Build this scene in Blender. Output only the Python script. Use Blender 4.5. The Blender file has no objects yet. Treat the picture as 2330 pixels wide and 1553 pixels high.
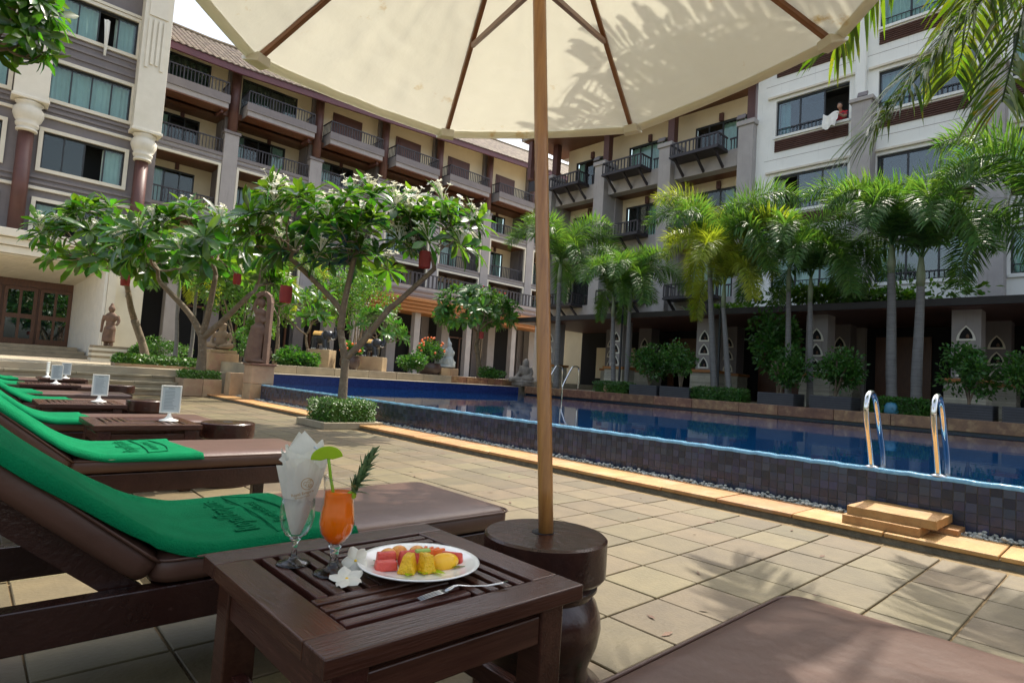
import bpy, bmesh, math, random
from math import sin, cos, pi, radians, sqrt, atan2
from mathutils import Vector as V, Matrix, noise as mnoise
random.seed(7)
S = bpy.context.scene
col = S.collection

# ------------------------------------------------------------------ camera
cd = bpy.data.cameras.new('camera'); cam = bpy.data.objects.new('camera', cd); col.objects.link(cam)
yaw, pitch, roll = radians(42.9725), radians(3.6426), radians(3.6959)
fw = V((sin(yaw)*cos(pitch), cos(yaw)*cos(pitch), sin(pitch)))
r0 = V((cos(yaw), -sin(yaw), 0)); u0 = r0.cross(fw)
rr = r0*cos(roll)+u0*sin(roll); uu = -r0*sin(roll)+u0*cos(roll)
cam.matrix_world = Matrix(((rr.x, uu.x, -fw.x, 0), (rr.y, uu.y, -fw.y, 0), (rr.z, uu.z, -fw.z, .9), (0, 0, 0, 1)))
cd.sensor_width = 36; cd.lens = 20.777; cd.clip_start = .02; cd.clip_end = 2000
S.camera = cam
# ------------------------------------------------------------------ world and sun
SUN_EL, SUN_AZ = radians(58.5), radians(10)          # azimuth from +X towards +Y
w = bpy.data.worlds.new('World'); S.world = w; w.use_nodes = True
nt = w.node_tree; sky = nt.nodes.new('ShaderNodeTexSky'); sky.sky_type = 'NISHITA'; sky.sun_disc = False
sky.sun_elevation = SUN_EL; sky.sun_rotation = pi/2-SUN_AZ
sky.air_density = 1.2; sky.dust_density = 4.5; sky.ozone_density = 1.0
bg = nt.nodes['Background']; bg.inputs[1].default_value = .15
hz = nt.nodes.new('ShaderNodeHueSaturation'); hz.inputs['Saturation'].default_value = .62   # hazy tropical sky
nt.links.new(sky.outputs[0], hz.inputs['Color']); nt.links.new(hz.outputs[0], bg.inputs[0])
sl = bpy.data.lights.new('sun', 'SUN'); sl.energy = 2.7; sl.angle = radians(.53); sl.color = (1, .93, .80)
so = bpy.data.objects.new('sun', sl); col.objects.link(so)
tosun = V((cos(SUN_EL)*cos(SUN_AZ), cos(SUN_EL)*sin(SUN_AZ), sin(SUN_EL)))
so.rotation_euler = tosun.to_track_quat('Z', 'Y').to_euler(); so.location = (10, 2, 30)
S.view_settings.view_transform = 'Standard'; S.view_settings.look = 'None'
S.view_settings.exposure = 1.13; S.view_settings.gamma = 1; S.view_settings.use_curve_mapping = False
S.render.engine = 'CYCLES'
S.cycles.max_bounces = 7; S.cycles.transparent_max_bounces = 12; S.cycles.caustics_reflective = False; S.cycles.caustics_refractive = False

# ------------------------------------------------------------------ helpers
WL = {}                                            # world location of parents that are not rotated
def link(o, parent=None):
    col.objects.link(o)
    if parent: o.parent = parent
    return o
def empty(name, loc=(0, 0, 0), parent=None):
    o = bpy.data.objects.new(name, None); o.empty_display_size = .1; link(o, parent)
    o.location = V(loc)-(WL.get(parent.name, V((0, 0, 0))) if parent else V((0, 0, 0)))
    WL[o.name] = V(loc); return o
def tag(o, label, cat, group=None):
    o['label'] = label; o['category'] = cat
    if group: o['group'] = group
    return o
def thing(name, loc, label, cat, group=None):
    return tag(empty(name, loc), label, cat, group)
def structure(o): o['kind'] = 'structure'; return o
def stuff(o): o['kind'] = 'stuff'; return o
def inst(name, mesh, loc=(0, 0, 0), rot=(0, 0, 0), sc=1, parent=None, mat=None):
    o = bpy.data.objects.new(name, mesh); link(o, parent); o.location = loc; o.rotation_euler = rot
    o.scale = (sc, sc, sc) if not hasattr(sc, '__len__') else sc
    if mat is not None and not mesh.materials: mesh.materials.append(mat)
    return o
def copy_tree(o, parent=None):
    c = o.copy(); col.objects.link(c); c.parent = parent
    for ch in list(o.children): copy_tree(ch, c)
    return c

class MB:
    def __init__(s): s.v = []; s.f = []
    def add(s, vs, fs):
        n = len(s.v); s.v += [tuple(x) for x in vs]; s.f += [tuple(i+n for i in f) for f in fs]; return s
    def box(s, x0, x1, y0, y1, z0, z1):
        return s.add([(x0,y0,z0),(x1,y0,z0),(x1,y1,z0),(x0,y1,z0),(x0,y0,z1),(x1,y0,z1),(x1,y1,z1),(x0,y1,z1)],
                     [(0,3,2,1),(4,5,6,7),(0,1,5,4),(1,2,6,5),(2,3,7,6),(3,0,4,7)])
    def obox(s, c, size, m=None):                  # oriented box
        b = MB().box(-size[0]/2,size[0]/2,-size[1]/2,size[1]/2,-size[2]/2,size[2]/2); c = V(c)
        return s.add([(m@V(p) if m else V(p))+c for p in b.v], b.f)
    def beam(s, a, b, wd, ht=None, up=(0, 0, 1)):  # square bar from a to b
        a, b = V(a), V(b); d = (b-a); L = d.length; d.normalize(); u = V(up)
        x = d.cross(u)
        if x.length < 1e-4: x = d.cross(V((1, 0, 0)))
        x.normalize(); z = x.cross(d); ht = ht or wd
        m = Matrix((x, d, z)).transposed()
        return s.obox((a+b)/2, (wd, L, ht), m)
    def tube(s, pts, rad, n=8, cap=True):
        pts = [V(p) for p in pts]
        if not hasattr(rad, '__len__'): rad = [rad]*len(pts)
        base = len(s.v); prev = None
        for i, p in enumerate(pts):
            d = (pts[min(i+1, len(pts)-1)]-pts[max(i-1, 0)])
            if d.length < 1e-9: d = V((0, 0, 1))
            d.normalize()
            if prev is None:
                x = d.orthogonal().normalized()
            else:
                x = prev-d*prev.dot(d)
                x = x.normalized() if x.length > 1e-6 else d.orthogonal().normalized()
            prev = x; y = d.cross(x)
            for k in range(n):
                a = 2*pi*k/n; s.v.append(tuple(p+(x*cos(a)+y*sin(a))*rad[i]))
        for i in range(len(pts)-1):
            for k in range(n):
                a = base+i*n+k; b = base+i*n+(k+1) % n
                s.f.append((a, b, b+n, a+n))
        if cap:
            s.f.append(tuple(base+k for k in reversed(range(n))))
            s.f.append(tuple(base+(len(pts)-1)*n+k for k in range(n)))
        return s
    def lathe(s, prof, c=(0, 0, 0), n=32, cap=True):
        base = len(s.v)
        for r, z in prof:
            for k in range(n):
                a = 2*pi*k/n; s.v.append((c[0]+r*cos(a), c[1]+r*sin(a), c[2]+z))
        for i in range(len(prof)-1):
            for k in range(n):
                a = base+i*n+k; b = base+i*n+(k+1) % n
                s.f.append((a, b, b+n, a+n))
        if cap:
            s.f.append(tuple(base+k for k in reversed(range(n))))
            s.f.append(tuple(base+(len(prof)-1)*n+k for k in range(n)))
        return s
    def ell(s, c, r, m=None, nu=12, nv=8):         # ellipsoid
        vs = []; fs = []
        for i in range(nv+1):
            t = pi*i/nv
            for k in range(nu):
                a = 2*pi*k/nu; p = V((r[0]*sin(t)*cos(a), r[1]*sin(t)*sin(a), r[2]*cos(t)))
                vs.append((m@p if m else p)+V(c))
        for i in range(nv):
            for k in range(nu):
                a = i*nu+k; b = i*nu+(k+1) % nu
                fs.append((a, a+nu, b+nu, b))
        return s.add(vs, fs)
    def grid(s, fn, nu, nv):
        vs = [fn(i/nu, j/nv) for j in range(nv+1) for i in range(nu+1)]
        return s.add(vs, [(j*(nu+1)+i, j*(nu+1)+i+1, (j+1)*(nu+1)+i+1, (j+1)*(nu+1)+i) for j in range(nv) for i in range(nu)])
    def prism(s, poly, o, ax, ay, depth):          # polygon (2-D) in plane o+ax*u+ay*v, extruded by vector depth
        o, ax, ay, depth = V(o), V(ax), V(ay), V(depth); n = len(poly)
        a = [o+ax*p[0]+ay*p[1] for p in poly]
        return s.add(a+[p+depth for p in a], [tuple(range(n)), tuple(reversed(range(n, 2*n)))]+[(i, i+n, (i+1) % n+n, (i+1) % n) for i in range(n)])
    def mesh(s, name, mat=None, smooth=False, bev=0, seg=2, off=None):
        me = bpy.data.meshes.new(name)
        vs = [V(p)-off for p in s.v] if off is not None else s.v
        me.from_pydata([tuple(p) for p in vs], [], s.f); me.validate()
        b = bmesh.new(); b.from_mesh(me)
        bmesh.ops.recalc_face_normals(b, faces=b.faces)
        if bev:
            ed = [e for e in b.edges if len(e.link_faces) == 2 and e.calc_face_angle(0) > .5]
            bmesh.ops.bevel(b, geom=ed, offset=bev, segments=seg, affect='EDGES', profile=.5, clamp_overlap=True)
        b.to_mesh(me); b.free()
        if smooth:
            me.polygons.foreach_set('use_smooth', [True]*len(me.polygons))
        if mat: me.materials.append(mat)
        return me
    def build(s, name, mat, parent=None, smooth=False, bev=0, seg=2, local=False):
        off = None
        if parent is not None and not local: off = WL.get(parent.name)
        o = bpy.data.objects.new(name, s.mesh(name, mat, smooth, bev, seg, off)); link(o, parent)
        WL[o.name] = WL.get(parent.name, V((0, 0, 0))) if parent is not None else V((0, 0, 0))
        return o
def auto_smooth(o, ang=40):
    me = o.data
    me.polygons.foreach_set('use_smooth', [True]*len(me.polygons))
    b = bmesh.new(); b.from_mesh(me)
    for e in b.edges:
        if len(e.link_faces) == 2 and e.calc_face_angle(0) > radians(ang): e.smooth = False
    b.to_mesh(me); b.free(); return o
def bx(name, mat, parent, *a, bev=0):
    return MB().box(*a).build(name, mat, parent, bev=bev)

# ------------------------------------------------------------------ materials
def M(name, c1, c2=None, sc=4, rough=.6, bump=0, bsc=None, metal=0, rnd=0, coat=0, st=(1, 1, 1), spots=None, det=5, spec=.5, sheen=0, transl=None, tw=.4, wear=None):
    m = bpy.data.materials.new(name); m.use_nodes = True; t = m.node_tree; N = t.nodes; L = t.links
    p = N['Principled BSDF']; out = N['Material Output']
    p.inputs['Roughness'].default_value = rough; p.inputs['Metallic'].default_value = metal
    p.inputs['Specular IOR Level'].default_value = spec; p.inputs['Coat Weight'].default_value = coat
    if sheen: p.inputs['Sheen Weight'].default_value = sheen
    geo = N.new('ShaderNodeNewGeometry'); mp = N.new('ShaderNodeMapping'); mp.inputs['Scale'].default_value = st
    L.new(geo.outputs['Position'], mp.inputs[0])
    c2 = c2 or c1
    nz = N.new('ShaderNodeTexNoise'); nz.inputs['Scale'].default_value = sc; nz.inputs['Detail'].default_value = det; nz.inputs['Roughness'].default_value = .6
    L.new(mp.outputs[0], nz.inputs[0])
    mr = N.new('ShaderNodeMapRange'); mr.inputs[1].default_value = .3; mr.inputs[2].default_value = .7; L.new(nz.outputs[0], mr.inputs[0])
    mx = N.new('ShaderNodeMix'); mx.data_type = 'RGBA'; mx.inputs[6].default_value = (*c1, 1); mx.inputs[7].default_value = (*c2, 1)
    L.new(mr.outputs[0], mx.inputs[0]); c = mx.outputs[2]
    def ramp_mix(c, scale, lo, hi, colr, stt=(1, 1, 1)):
        mp2 = N.new('ShaderNodeMapping'); mp2.inputs['Scale'].default_value = stt; L.new(geo.outputs['Position'], mp2.inputs[0])
        n2 = N.new('ShaderNodeTexNoise'); n2.inputs['Scale'].default_value = scale; n2.inputs['Detail'].default_value = 7; n2.inputs['Roughness'].default_value = .65
        L.new(mp2.outputs[0], n2.inputs[0])
        r2 = N.new('ShaderNodeMapRange'); r2.inputs[1].default_value = lo; r2.inputs[2].default_value = hi; L.new(n2.outputs[0], r2.inputs[0])
        m2 = N.new('ShaderNodeMix'); m2.data_type = 'RGBA'; m2.inputs[7].default_value = (*colr, 1)
        L.new(r2.outputs[0], m2.inputs[0]); L.new(c, m2.inputs[6]); return m2.outputs[2]
    if spots: c = ramp_mix(c, *spots)
    if wear: c = ramp_mix(c, *wear)
    if rnd:
        oi = N.new('ShaderNodeObjectInfo'); ad = N.new('ShaderNodeMath'); L.new(oi.outputs['Random'], ad.inputs[0]); L.new(geo.outputs['Random Per Island'], ad.inputs[1])
        fr = N.new('ShaderNodeMath'); fr.operation = 'FRACT'; L.new(ad.outputs[0], fr.inputs[0])
        m3 = N.new('ShaderNodeMapRange'); m3.inputs[3].default_value = 1-rnd; m3.inputs[4].default_value = 1+rnd; L.new(fr.outputs[0], m3.inputs[0])
        hs = N.new('ShaderNodeHueSaturation'); L.new(m3.outputs[0], hs.inputs['Value']); L.new(c, hs.inputs['Color']); c = hs.outputs[0]
        m4 = N.new('ShaderNodeMapRange'); m4.inputs[3].default_value = .5-rnd*.06; m4.inputs[4].default_value = .5+rnd*.06
        f2 = N.new('ShaderNodeMath'); f2.operation = 'MULTIPLY'; f2.inputs[1].default_value = 7.31; L.new(fr.outputs[0], f2.inputs[0])
        f3 = N.new('ShaderNodeMath'); f3.operation = 'FRACT'; L.new(f2.outputs[0], f3.inputs[0]); L.new(f3.outputs[0], m4.inputs[0]); L.new(m4.outputs[0], hs.inputs['Hue'])
    L.new(c, p.inputs['Base Color'])
    if bump:
        bn = N.new('ShaderNodeTexNoise'); bn.inputs['Scale'].default_value = bsc or sc*4; bn.inputs['Detail'].default_value = 6; L.new(mp.outputs[0], bn.inputs[0])
        bp = N.new('ShaderNodeBump'); bp.inputs['Strength'].default_value = bump; bp.inputs['Distance'].default_value = .01
        L.new(bn.outputs[0], bp.inputs['Height']); L.new(bp.outputs[0], p.inputs['Normal'])
    if transl:
        tr = N.new('ShaderNodeBsdfTranslucent'); ms = N.new('ShaderNodeMixShader'); ms.inputs[0].default_value = tw
        tm = N.new('ShaderNodeMix'); tm.data_type = 'RGBA'; tm.blend_type = 'MULTIPLY'; tm.inputs[0].default_value = 1
        L.new(c, tm.inputs[6]); tm.inputs[7].default_value = (*transl, 1); L.new(tm.outputs[2], tr.inputs[0])
        if bump: L.new(bp.outputs[0], tr.inputs['Normal'])
        L.new(p.outputs[0], ms.inputs[1]); L.new(tr.outputs[0], ms.inputs[2]); L.new(ms.outputs[0], out.inputs[0])
    return m
def glassy(name, tint, rough=0, gl=1.5, body=.0):
    m = bpy.data.materials.new(name); m.use_nodes = True; t = m.node_tree; N = t.nodes; L = t.links; N.remove(N['Principled BSDF'])
    a = N.new('ShaderNodeBsdfTransparent'); a.inputs[0].default_value = (*tint, 1)
    g = N.new('ShaderNodeBsdfGlossy'); g.inputs['Roughness'].default_value = rough; g.inputs[0].default_value = (1, 1, 1, 1)
    lw = N.new('ShaderNodeLayerWeight'); lw.inputs[0].default_value = .5      # facing term, the same for front and back faces
    pw = N.new('ShaderNodeMath'); pw.operation = 'POWER'; pw.inputs[1].default_value = 3.5; L.new(lw.outputs['Facing'], pw.inputs[0])
    ad = N.new('ShaderNodeMath'); ad.inputs[1].default_value = body+.04; ad.use_clamp = True; L.new(pw.outputs[0], ad.inputs[0])
    x = N.new('ShaderNodeMixShader'); L.new(ad.outputs[0], x.inputs[0]); L.new(a.outputs[0], x.inputs[1]); L.new(g.outputs[0], x.inputs[2])
    L.new(x.outputs[0], N['Material Output'].inputs[0]); return m

mt = dict(
 tile=M('deck_tile', (.146,.112,.056), (.108,.083,.042), 7, .60, .25, 60, rnd=.20, spots=(1.6,.52,.75,(.088,.066,.037)), wear=(55,.62,.85,(.22,.185,.115))),
 grout=M('grout', (.25,.17,.07), (.13,.09,.045), 9, .9, .4, 80),
 earth=M('earth', (.22,.19,.14), (.16,.13,.09), 3, .9),
 kerb=M('kerb_sandstone', (.46,.25,.085), (.36,.17,.055), 5, .6, .35, 40, rnd=.14, st=(1,2.4,1), spots=(3,.55,.75,(.42,.30,.18))),
 kerbside=M('kerb_mortar', (.12,.105,.075), (.22,.19,.13), 14, .9, .8, 40),
 pebble=M('pebble', (.48,.48,.42), (.36,.37,.33), 18, .6, rnd=.35),
 mosaic=M('mosaic', (.030,.043,.082), (.042,.046,.064), 16, .22, .1, 30, rnd=.42),
 mgrout=M('mosaic_grout', (.085,.085,.07), (.06,.06,.055), 12, .8),
 bluetile=None,
 lip=M('overflow_edge', (.10,.26,.40), (.18,.38,.52), 30, .06, .3, 60),  # pale blue colour stands in for sky reflected along the wet rim
 coping=M('coping_stone', (.24,.125,.065), (.13,.06,.04), 3.5, .35, .15, 20, rnd=.2, st=(1,2.2,2), spots=(6,.5,.7,(.34,.21,.11))),
 sandwall=M('sandstone_wall', (.44,.32,.19), (.32,.21,.12), 3, .7, .3, 25, rnd=.15, spots=(2,.55,.75,(.34,.17,.12))),
 terr=M('terrace_paving', (.44,.37,.26), (.34,.28,.20), 2.5, .7, .2, 30),
 step=M('step_stone', (.36,.30,.20), (.24,.20,.13), 3, .7, .3, 30, rnd=.1),
 wood=M('dark_wood', (.042,.016,.012), (.024,.009,.007), 6, .24, .2, 60, rnd=.12, st=(1.2,1.2,1.2), wear=(34,.66,.85,(.09,.045,.035))),
 woodx=M('dark_wood_x', (.072,.026,.016), (.040,.013,.008), 7, .27, .18, 22, rnd=.16, spec=.4, st=(.7,9,9), wear=(26,.66,.86,(.10,.052,.04),(.5,6,6))),
 woody=M('dark_wood_y', (.072,.026,.016), (.040,.013,.008), 7, .27, .18, 22, rnd=.16, spec=.4, st=(9,.7,9), wear=(26,.66,.86,(.10,.052,.04),(6,.5,6))),
 base=M('turned_wood', (.055,.021,.014), (.022,.009,.007), 8, .24, .2, 40, wear=(16,.60,.80,(.11,.07,.055))),
 pole=M('pole_wood', (.42,.20,.055), (.27,.115,.03), 9, .3, .15, 40, st=(9,9,.6), coat=.2, wear=(20,.62,.8,(.20,.09,.03),(4,4,.4))),
 rib=M('rib_wood', (.22,.09,.035), (.15,.055,.02), 8, .4),
 canvas=M('canvas', (.80,.79,.72), (.74,.73,.65), 1.4, .9, .8, 6, transl=(.95,.93,.84), tw=.28, det=8, spots=(4.0,.62,.72,(.55,.38,.13))),
 cushion=M('cushion_vinyl', (.095,.046,.031), (.072,.034,.023), 4, .44, .35, 11, wear=(3.2,.60,.8,(.14,.08,.06))),
 towel=M('towel', (.0015,.165,.062), (.001,.125,.046), 10, .95, .55, 190, spec=.1),
 emboss=M('towel_emboss', (.003,.185,.072), (.002,.15,.058), 30, .9, .4, 200, spec=.1),
 white=M('white_paint', (.80,.79,.72), (.74,.73,.66), 3, .5),
 paper=M('menu_paper', (.52,.57,.57), (.46,.52,.52), 8, .7),
 ink=M('print_ink', (.16,.20,.23), None, 3, .8),
 napkin=M('napkin', (.84,.82,.74), (.76,.75,.67), 8, .9, .2, 60, transl=(1,1,.95), tw=.3),
 gold=M('gold_print', (.48,.27,.05), None, 3, .5),
 china=M('china', (.84,.84,.80), None, 3, .12, coat=.3),
 steel=M('steel', (.50,.51,.51), None, 3, .12, metal=1),
 chrome=M('chrome', (.78,.78,.76), (.7,.7,.7), 8, .09, metal=1),
 juice=M('juice', (1.0,.23,.0), (.97,.20,.0), 10, .3, spec=.2, transl=(1.0,1.0,.8), tw=.30),
 lime=M('lime', (.42,.62,.01), (.36,.55,.01), 20, .4, transl=(1,1,.5), tw=.35),
 straw=M('straw', (.30,.55,.02), None, 3, .3, transl=(1,1,.5), tw=.3),
 pineleaf=M('pineapple_leaf', (.075,.14,.045), (.14,.21,.09), 60, .5, rnd=.25),
 pineapple=M('pineapple', (.85,.52,.015), (.75,.40,.01), 70, .35, .8, 160),
 mango=M('mango', (.88,.50,.02), (.80,.40,.015), 20, .35, .15, 60),
 melon=M('watermelon', (.68,.10,.06), (.58,.06,.05), 60, .4, .4, 120),
 papaya=M('papaya', (.80,.17,.02), (.70,.11,.015), 30, .35, .2, 60),
 orange=M('orange_fruit', (.80,.42,.10), (.70,.22,.03), 90, .4, .4, 120),
 cucumber=M('cucumber', (.35,.52,.12), (.25,.42,.08), 40, .4),
 fernleaf=M('garnish_leaf', (.04,.10,.03), (.09,.2,.02), 30, .4),
 petal=M('petal', (.86,.84,.74), (.82,.80,.68), 20, .6, transl=(1,1,.9), tw=.3),
 yellow=M('petal_heart', (.85,.55,.02), None, 3, .6),
 leaf=M('plumeria_leaf', (.022,.066,.012), (.046,.115,.014), 3, .22, rnd=.5, transl=(4.0,3.8,.9), tw=.32),
 leafd=M('shrub_leaf', (.030,.095,.018), (.06,.15,.025), 3, .38, rnd=.4, transl=(2.2,2.3,.9), tw=.33),
 hedge=M('hedge_leaf', (.05,.13,.018), (.09,.19,.03), 6, .4, rnd=.4, transl=(2.2,2.2,.8), tw=.33),
 frond=M('palm_frond', (.055,.132,.035), (.10,.195,.042), 2, .42, rnd=.4, transl=(2.2,2.1,.8), tw=.38),
 frondy=M('palm_frond_yellow', (.20,.27,.03), (.32,.35,.045), 2, .42, rnd=.25, transl=(2.0,2.0,.8), tw=.34),
 frondn=M('palm_frond_near', (.042,.088,.014), (.08,.13,.016), 5, .35, rnd=.45, transl=(2.8,2.5,.6), tw=.40, wear=(7,.60,.75,(.30,.15,.03))),
 bark=M('plumeria_bark', (.20,.15,.095), (.12,.09,.06), 9, .8, .7, 40, wear=(14,.55,.75,(.30,.26,.19))),
 ptrunk=M('palm_trunk', (.21,.205,.195), (.13,.125,.12), 4, .85, .6, 14, st=(.6,.6,9), wear=(3,.58,.8,(.10,.095,.08),(2,2,.8))),
 shaft=M('palm_shaft', (.16,.22,.10), (.22,.24,.15), 4, .5),
 statue=M('brown_stone', (.19,.115,.075), (.12,.07,.05), 7, .8, .5, 40),
 statuel=M('pale_stone', (.34,.24,.16), (.24,.165,.11), 6, .8, .5, 40),
 statuew=M('grey_white_stone', (.45,.48,.46), (.34,.37,.36), 7, .7, .4, 40),
 statueg=M('weathered_stone', (.25,.22,.18), (.16,.14,.12), 7, .85, .5, 40),
 black=M('black_lacquer', (.018,.018,.022), (.03,.03,.035), 9, .3),
 pot=M('brown_pot', (.06,.035,.03), (.04,.025,.02), 6, .4),
 greywall=M('grey_plaster', (.215,.195,.197), (.18,.163,.165), 1.2, .85, .12, 30, wear=(2.0,.57,.82,(.14,.125,.127),(5,5,.35))),
 greylt=M('light_grey_plaster', (.36,.34,.335), (.31,.29,.285), 1.5, .85, .2, 60, wear=(2.2,.56,.8,(.24,.225,.22),(5,5,.35))),
 greyro=M('rough_grey_plaster', (.42,.40,.385), (.36,.34,.33), 2, .9, .5, 70, spots=(1.4,.58,.8,(.48,.46,.44)), wear=(2.0,.57,.82,(.27,.255,.245),(5,5,.35))),
 cream=M('cream_plaster', (.76,.67,.48), (.70,.61,.43), 1.5, .85),
 creamw=M('ivory_stone', (.72,.68,.57), (.65,.61,.50), 2, .75, .1, 20),
 whitewall=M('white_plaster', (.84,.86,.82), (.79,.81,.77), 1.2, .85, .3, 50, spots=(.8,.55,.8,(.72,.74,.70)), wear=(2.4,.58,.85,(.58,.60,.56),(5,5,.3))),
 brown=M('brown_column', (.115,.048,.038), (.085,.036,.03), 2, .5),
 brownwood=M('brown_slats', (.11,.055,.04), (.075,.036,.026), 5, .55),
 soffit=M('soffit_wood', (.16,.065,.03), (.11,.042,.02), 4, .5, st=(6,1,1)),
 orangewood=M('orange_wood', (.42,.18,.05), (.30,.12,.035), 4, .5, st=(1,6,6)),
 doorwood=M('door_wood', (.13,.05,.02), (.075,.028,.012), 4, .4, st=(6,6,1)),
 railing=M('dark_railing', (.035,.030,.036), (.028,.025,.03), 4, .5),
 framem=M('window_frame', (.018,.022,.024), None, 4, .4),
 glass=glassy('window_glass', (.83,.935,.925), .01, 1.5, .0),
 glassd=glassy('window_glass_dark', (.66,.80,.83), .01, 1.5, .05),
 curtain=M('curtain', (.66,.78,.72), (.52,.66,.60), 2, .9, transl=(1,1,1), tw=.3),
 curtaind=M('dark_curtain', (.09,.11,.085), (.06,.075,.06), 2, .9),
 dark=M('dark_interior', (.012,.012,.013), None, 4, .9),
 darkroof=M('pavilion_roof', (.035,.032,.034), (.025,.023,.025), 4, .6),
 rooftile=M('roof_tile', (.22,.17,.12), (.15,.115,.085), 4, .8, rnd=.25),
 fascia=M('fascia', (.13,.045,.055), (.10,.035,.045), 3, .5),
 red=M('red_lantern', (.36,.06,.055), (.29,.045,.045), 6, .7, transl=(1.2,.9,.8), tw=.35),
 redcloth=M('red_shirt', (.60,.02,.03), None, 4, .8),
 skin=M('skin', (.45,.26,.17), None, 4, .6),
 hair=M('hair', (.02,.015,.012), None, 4, .5),
 bluep=M('blue_lamp', (.05,.20,.30), (.04,.16,.26), 6, .4),
 planter=M('planter_slats', (.050,.054,.062), (.035,.038,.045), 4, .6),
 stonecl=M('stacked_stone', (.50,.48,.40), (.38,.36,.29), 5, .8, .4, 30, rnd=.2),
 glassw=None,
)
def brickmat(name, c1, c2, mortar, sc):
    m = bpy.data.materials.new(name); m.use_nodes = True; N = m.node_tree.nodes; L = m.node_tree.links; p = N['Principled BSDF']
    tc = N.new('ShaderNodeNewGeometry'); sx = N.new('ShaderNodeSeparateXYZ'); L.new(tc.outputs['Position'], sx.inputs[0])
    ad = N.new('ShaderNodeMath'); L.new(sx.outputs[0], ad.inputs[0]); L.new(sx.outputs[1], ad.inputs[1])
    cb = N.new('ShaderNodeCombineXYZ'); L.new(ad.outputs[0], cb.inputs[0]); L.new(sx.outputs[2], cb.inputs[1])
    b = N.new('ShaderNodeTexBrick'); b.offset = 0; b.inputs['Scale'].default_value = sc; b.inputs['Mortar Size'].default_value = .03
    b.inputs['Brick Width'].default_value = 1; b.inputs['Row Height'].default_value = 1
    b.inputs['Color1'].default_value = (*c1, 1); b.inputs['Color2'].default_value = (*c2, 1); b.inputs['Mortar'].default_value = (*mortar, 1)
    L.new(cb.outputs[0], b.inputs[0]); L.new(b.outputs[0], p.inputs['Base Color']); p.inputs['Roughness'].default_value = .2
    return m
mt['bluetile'] = brickmat('blue_pool_tile', (.008,.022,.11), (.014,.034,.15), (.03,.05,.12), 18)
def watermat():
    m = bpy.data.materials.new('pool_water'); m.use_nodes = True; N = m.node_tree.nodes; L = m.node_tree.links; p = N['Principled BSDF']
    p.inputs['Base Color'].default_value = (.0015, .020, .068, 1); p.inputs['Roughness'].default_value = .015; p.inputs['IOR'].default_value = 1.36
    g = N.new('ShaderNodeNewGeometry'); n = N.new('ShaderNodeTexNoise'); n.inputs['Scale'].default_value = 3.2; n.inputs['Detail'].default_value = 3
    L.new(g.outputs['Position'], n.inputs[0]); b = N.new('ShaderNodeBump'); b.inputs['Strength'].default_value = .022; b.inputs['Distance'].default_value = .05
    L.new(n.outputs[0], b.inputs['Height']); L.new(b.outputs[0], p.inputs['Normal']); return m
mt['water'] = watermat()
def realglass():
    m = bpy.data.materials.new('drinking_glass'); m.use_nodes = True; p = m.node_tree.nodes['Principled BSDF']
    p.inputs['Transmission Weight'].default_value = 1; p.inputs['Roughness'].default_value = 0; p.inputs['IOR'].default_value = 1.45
    p.inputs['Base Color'].default_value = (.97, .99, .98, 1); return m
mt['glassw'] = realglass()
# ================================================================== SETTING
structure(MB().add([(-300,-300,-.06),(300,-300,-.06),(300,300,-.06),(-300,300,-.06)], [(0,1,2,3)]).build('ground', mt['earth']))
deck = structure(bx('deck', mt['grout'], None, -9, 4.52, -7, 17, -.05, -.010))
# deck tiles: pitch .345 x .308, wide ochre joints along x
TX, TY = .345, .3075
tm = [MB().box(-.1682,.1682,-.1482,.1482,-.02,0).mesh('deck_tile', mt['tile'], bev=.003, seg=1)]
cells = []
for i in range(-26, 8):
    for j in range(-24, 46):
        x, y = 2.1175+i*TX, 1.286+j*TY
        if x > 4.40 or y > 15.6 or y < -6.8: continue
        cells.append((x, y))
def vis(c):
    p = V((c[0], c[1], 0))-V((0, 0, .9)); z = p.dot(fw)
    if z < .3: return False
    px, py = 20.777*p.dot(rr)/z, 20.777*p.dot(uu)/z
    return abs(px) < 19.5 and abs(py) < 13
seen = sorted([c for c in cells if vis(c)], key=lambda c: c[0]**2+c[1]**2)
near = set(seen[:300])
for c in sorted(near):
    inst('tile', tm[0], (c[0]+random.uniform(-.0015,.0015), c[1]+random.uniform(-.0015,.0015), random.uniform(-.0012,.0012)),
         (random.uniform(-.002,.002), random.uniform(-.002,.002), random.uniform(-.004,.004)), 1, deck)
far = MB()
for c in cells:
    if c not in near: far.box(c[0]-.1682,c[0]+.1682,c[1]-.1482,c[1]+.1482,-.02,random.uniform(-.001,.001))
stuff(far.build('tile', mt['tile'], deck))
# fallen leaves and litter on the deck
lf = MB()
for k in range(60):
    x, y = random.uniform(1.9,4.3), random.uniform(.6,7); a = random.uniform(0,6.3); l = random.uniform(.012,.04)
    d, n = V((cos(a),sin(a),0)), V((-sin(a),cos(a),0)); c = V((x,y,.004))
    lf.add([c-d*l, c+n*l*.3+V((0,0,.004)), c+d*l+V((0,0,.003)), c-n*l*.3], [(0,1,2,3)])
stuff(tag(lf.build('fallen_leaves', mt['statue']), 'small dry brown leaf scraps scattered on the deck tiles', 'leaves'))

# kerb of sandstone slabs
kerb = structure(bx('kerb', mt['kerbside'], None, 4.515, 5.0, -8, 15.4, -.04, .038))
y = -7.9
while y < 15.2:
    L = random.uniform(.42,.6); w0 = 4.49+random.uniform(-.008,.008)
    MB().box(w0, 4.965+random.uniform(-.008,.008), y+.004, y+L-.004, .034, .064+random.uniform(-.003,.003)).build('kerb_slab', mt['kerb'], kerb, bev=.006)
    y += L
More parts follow.
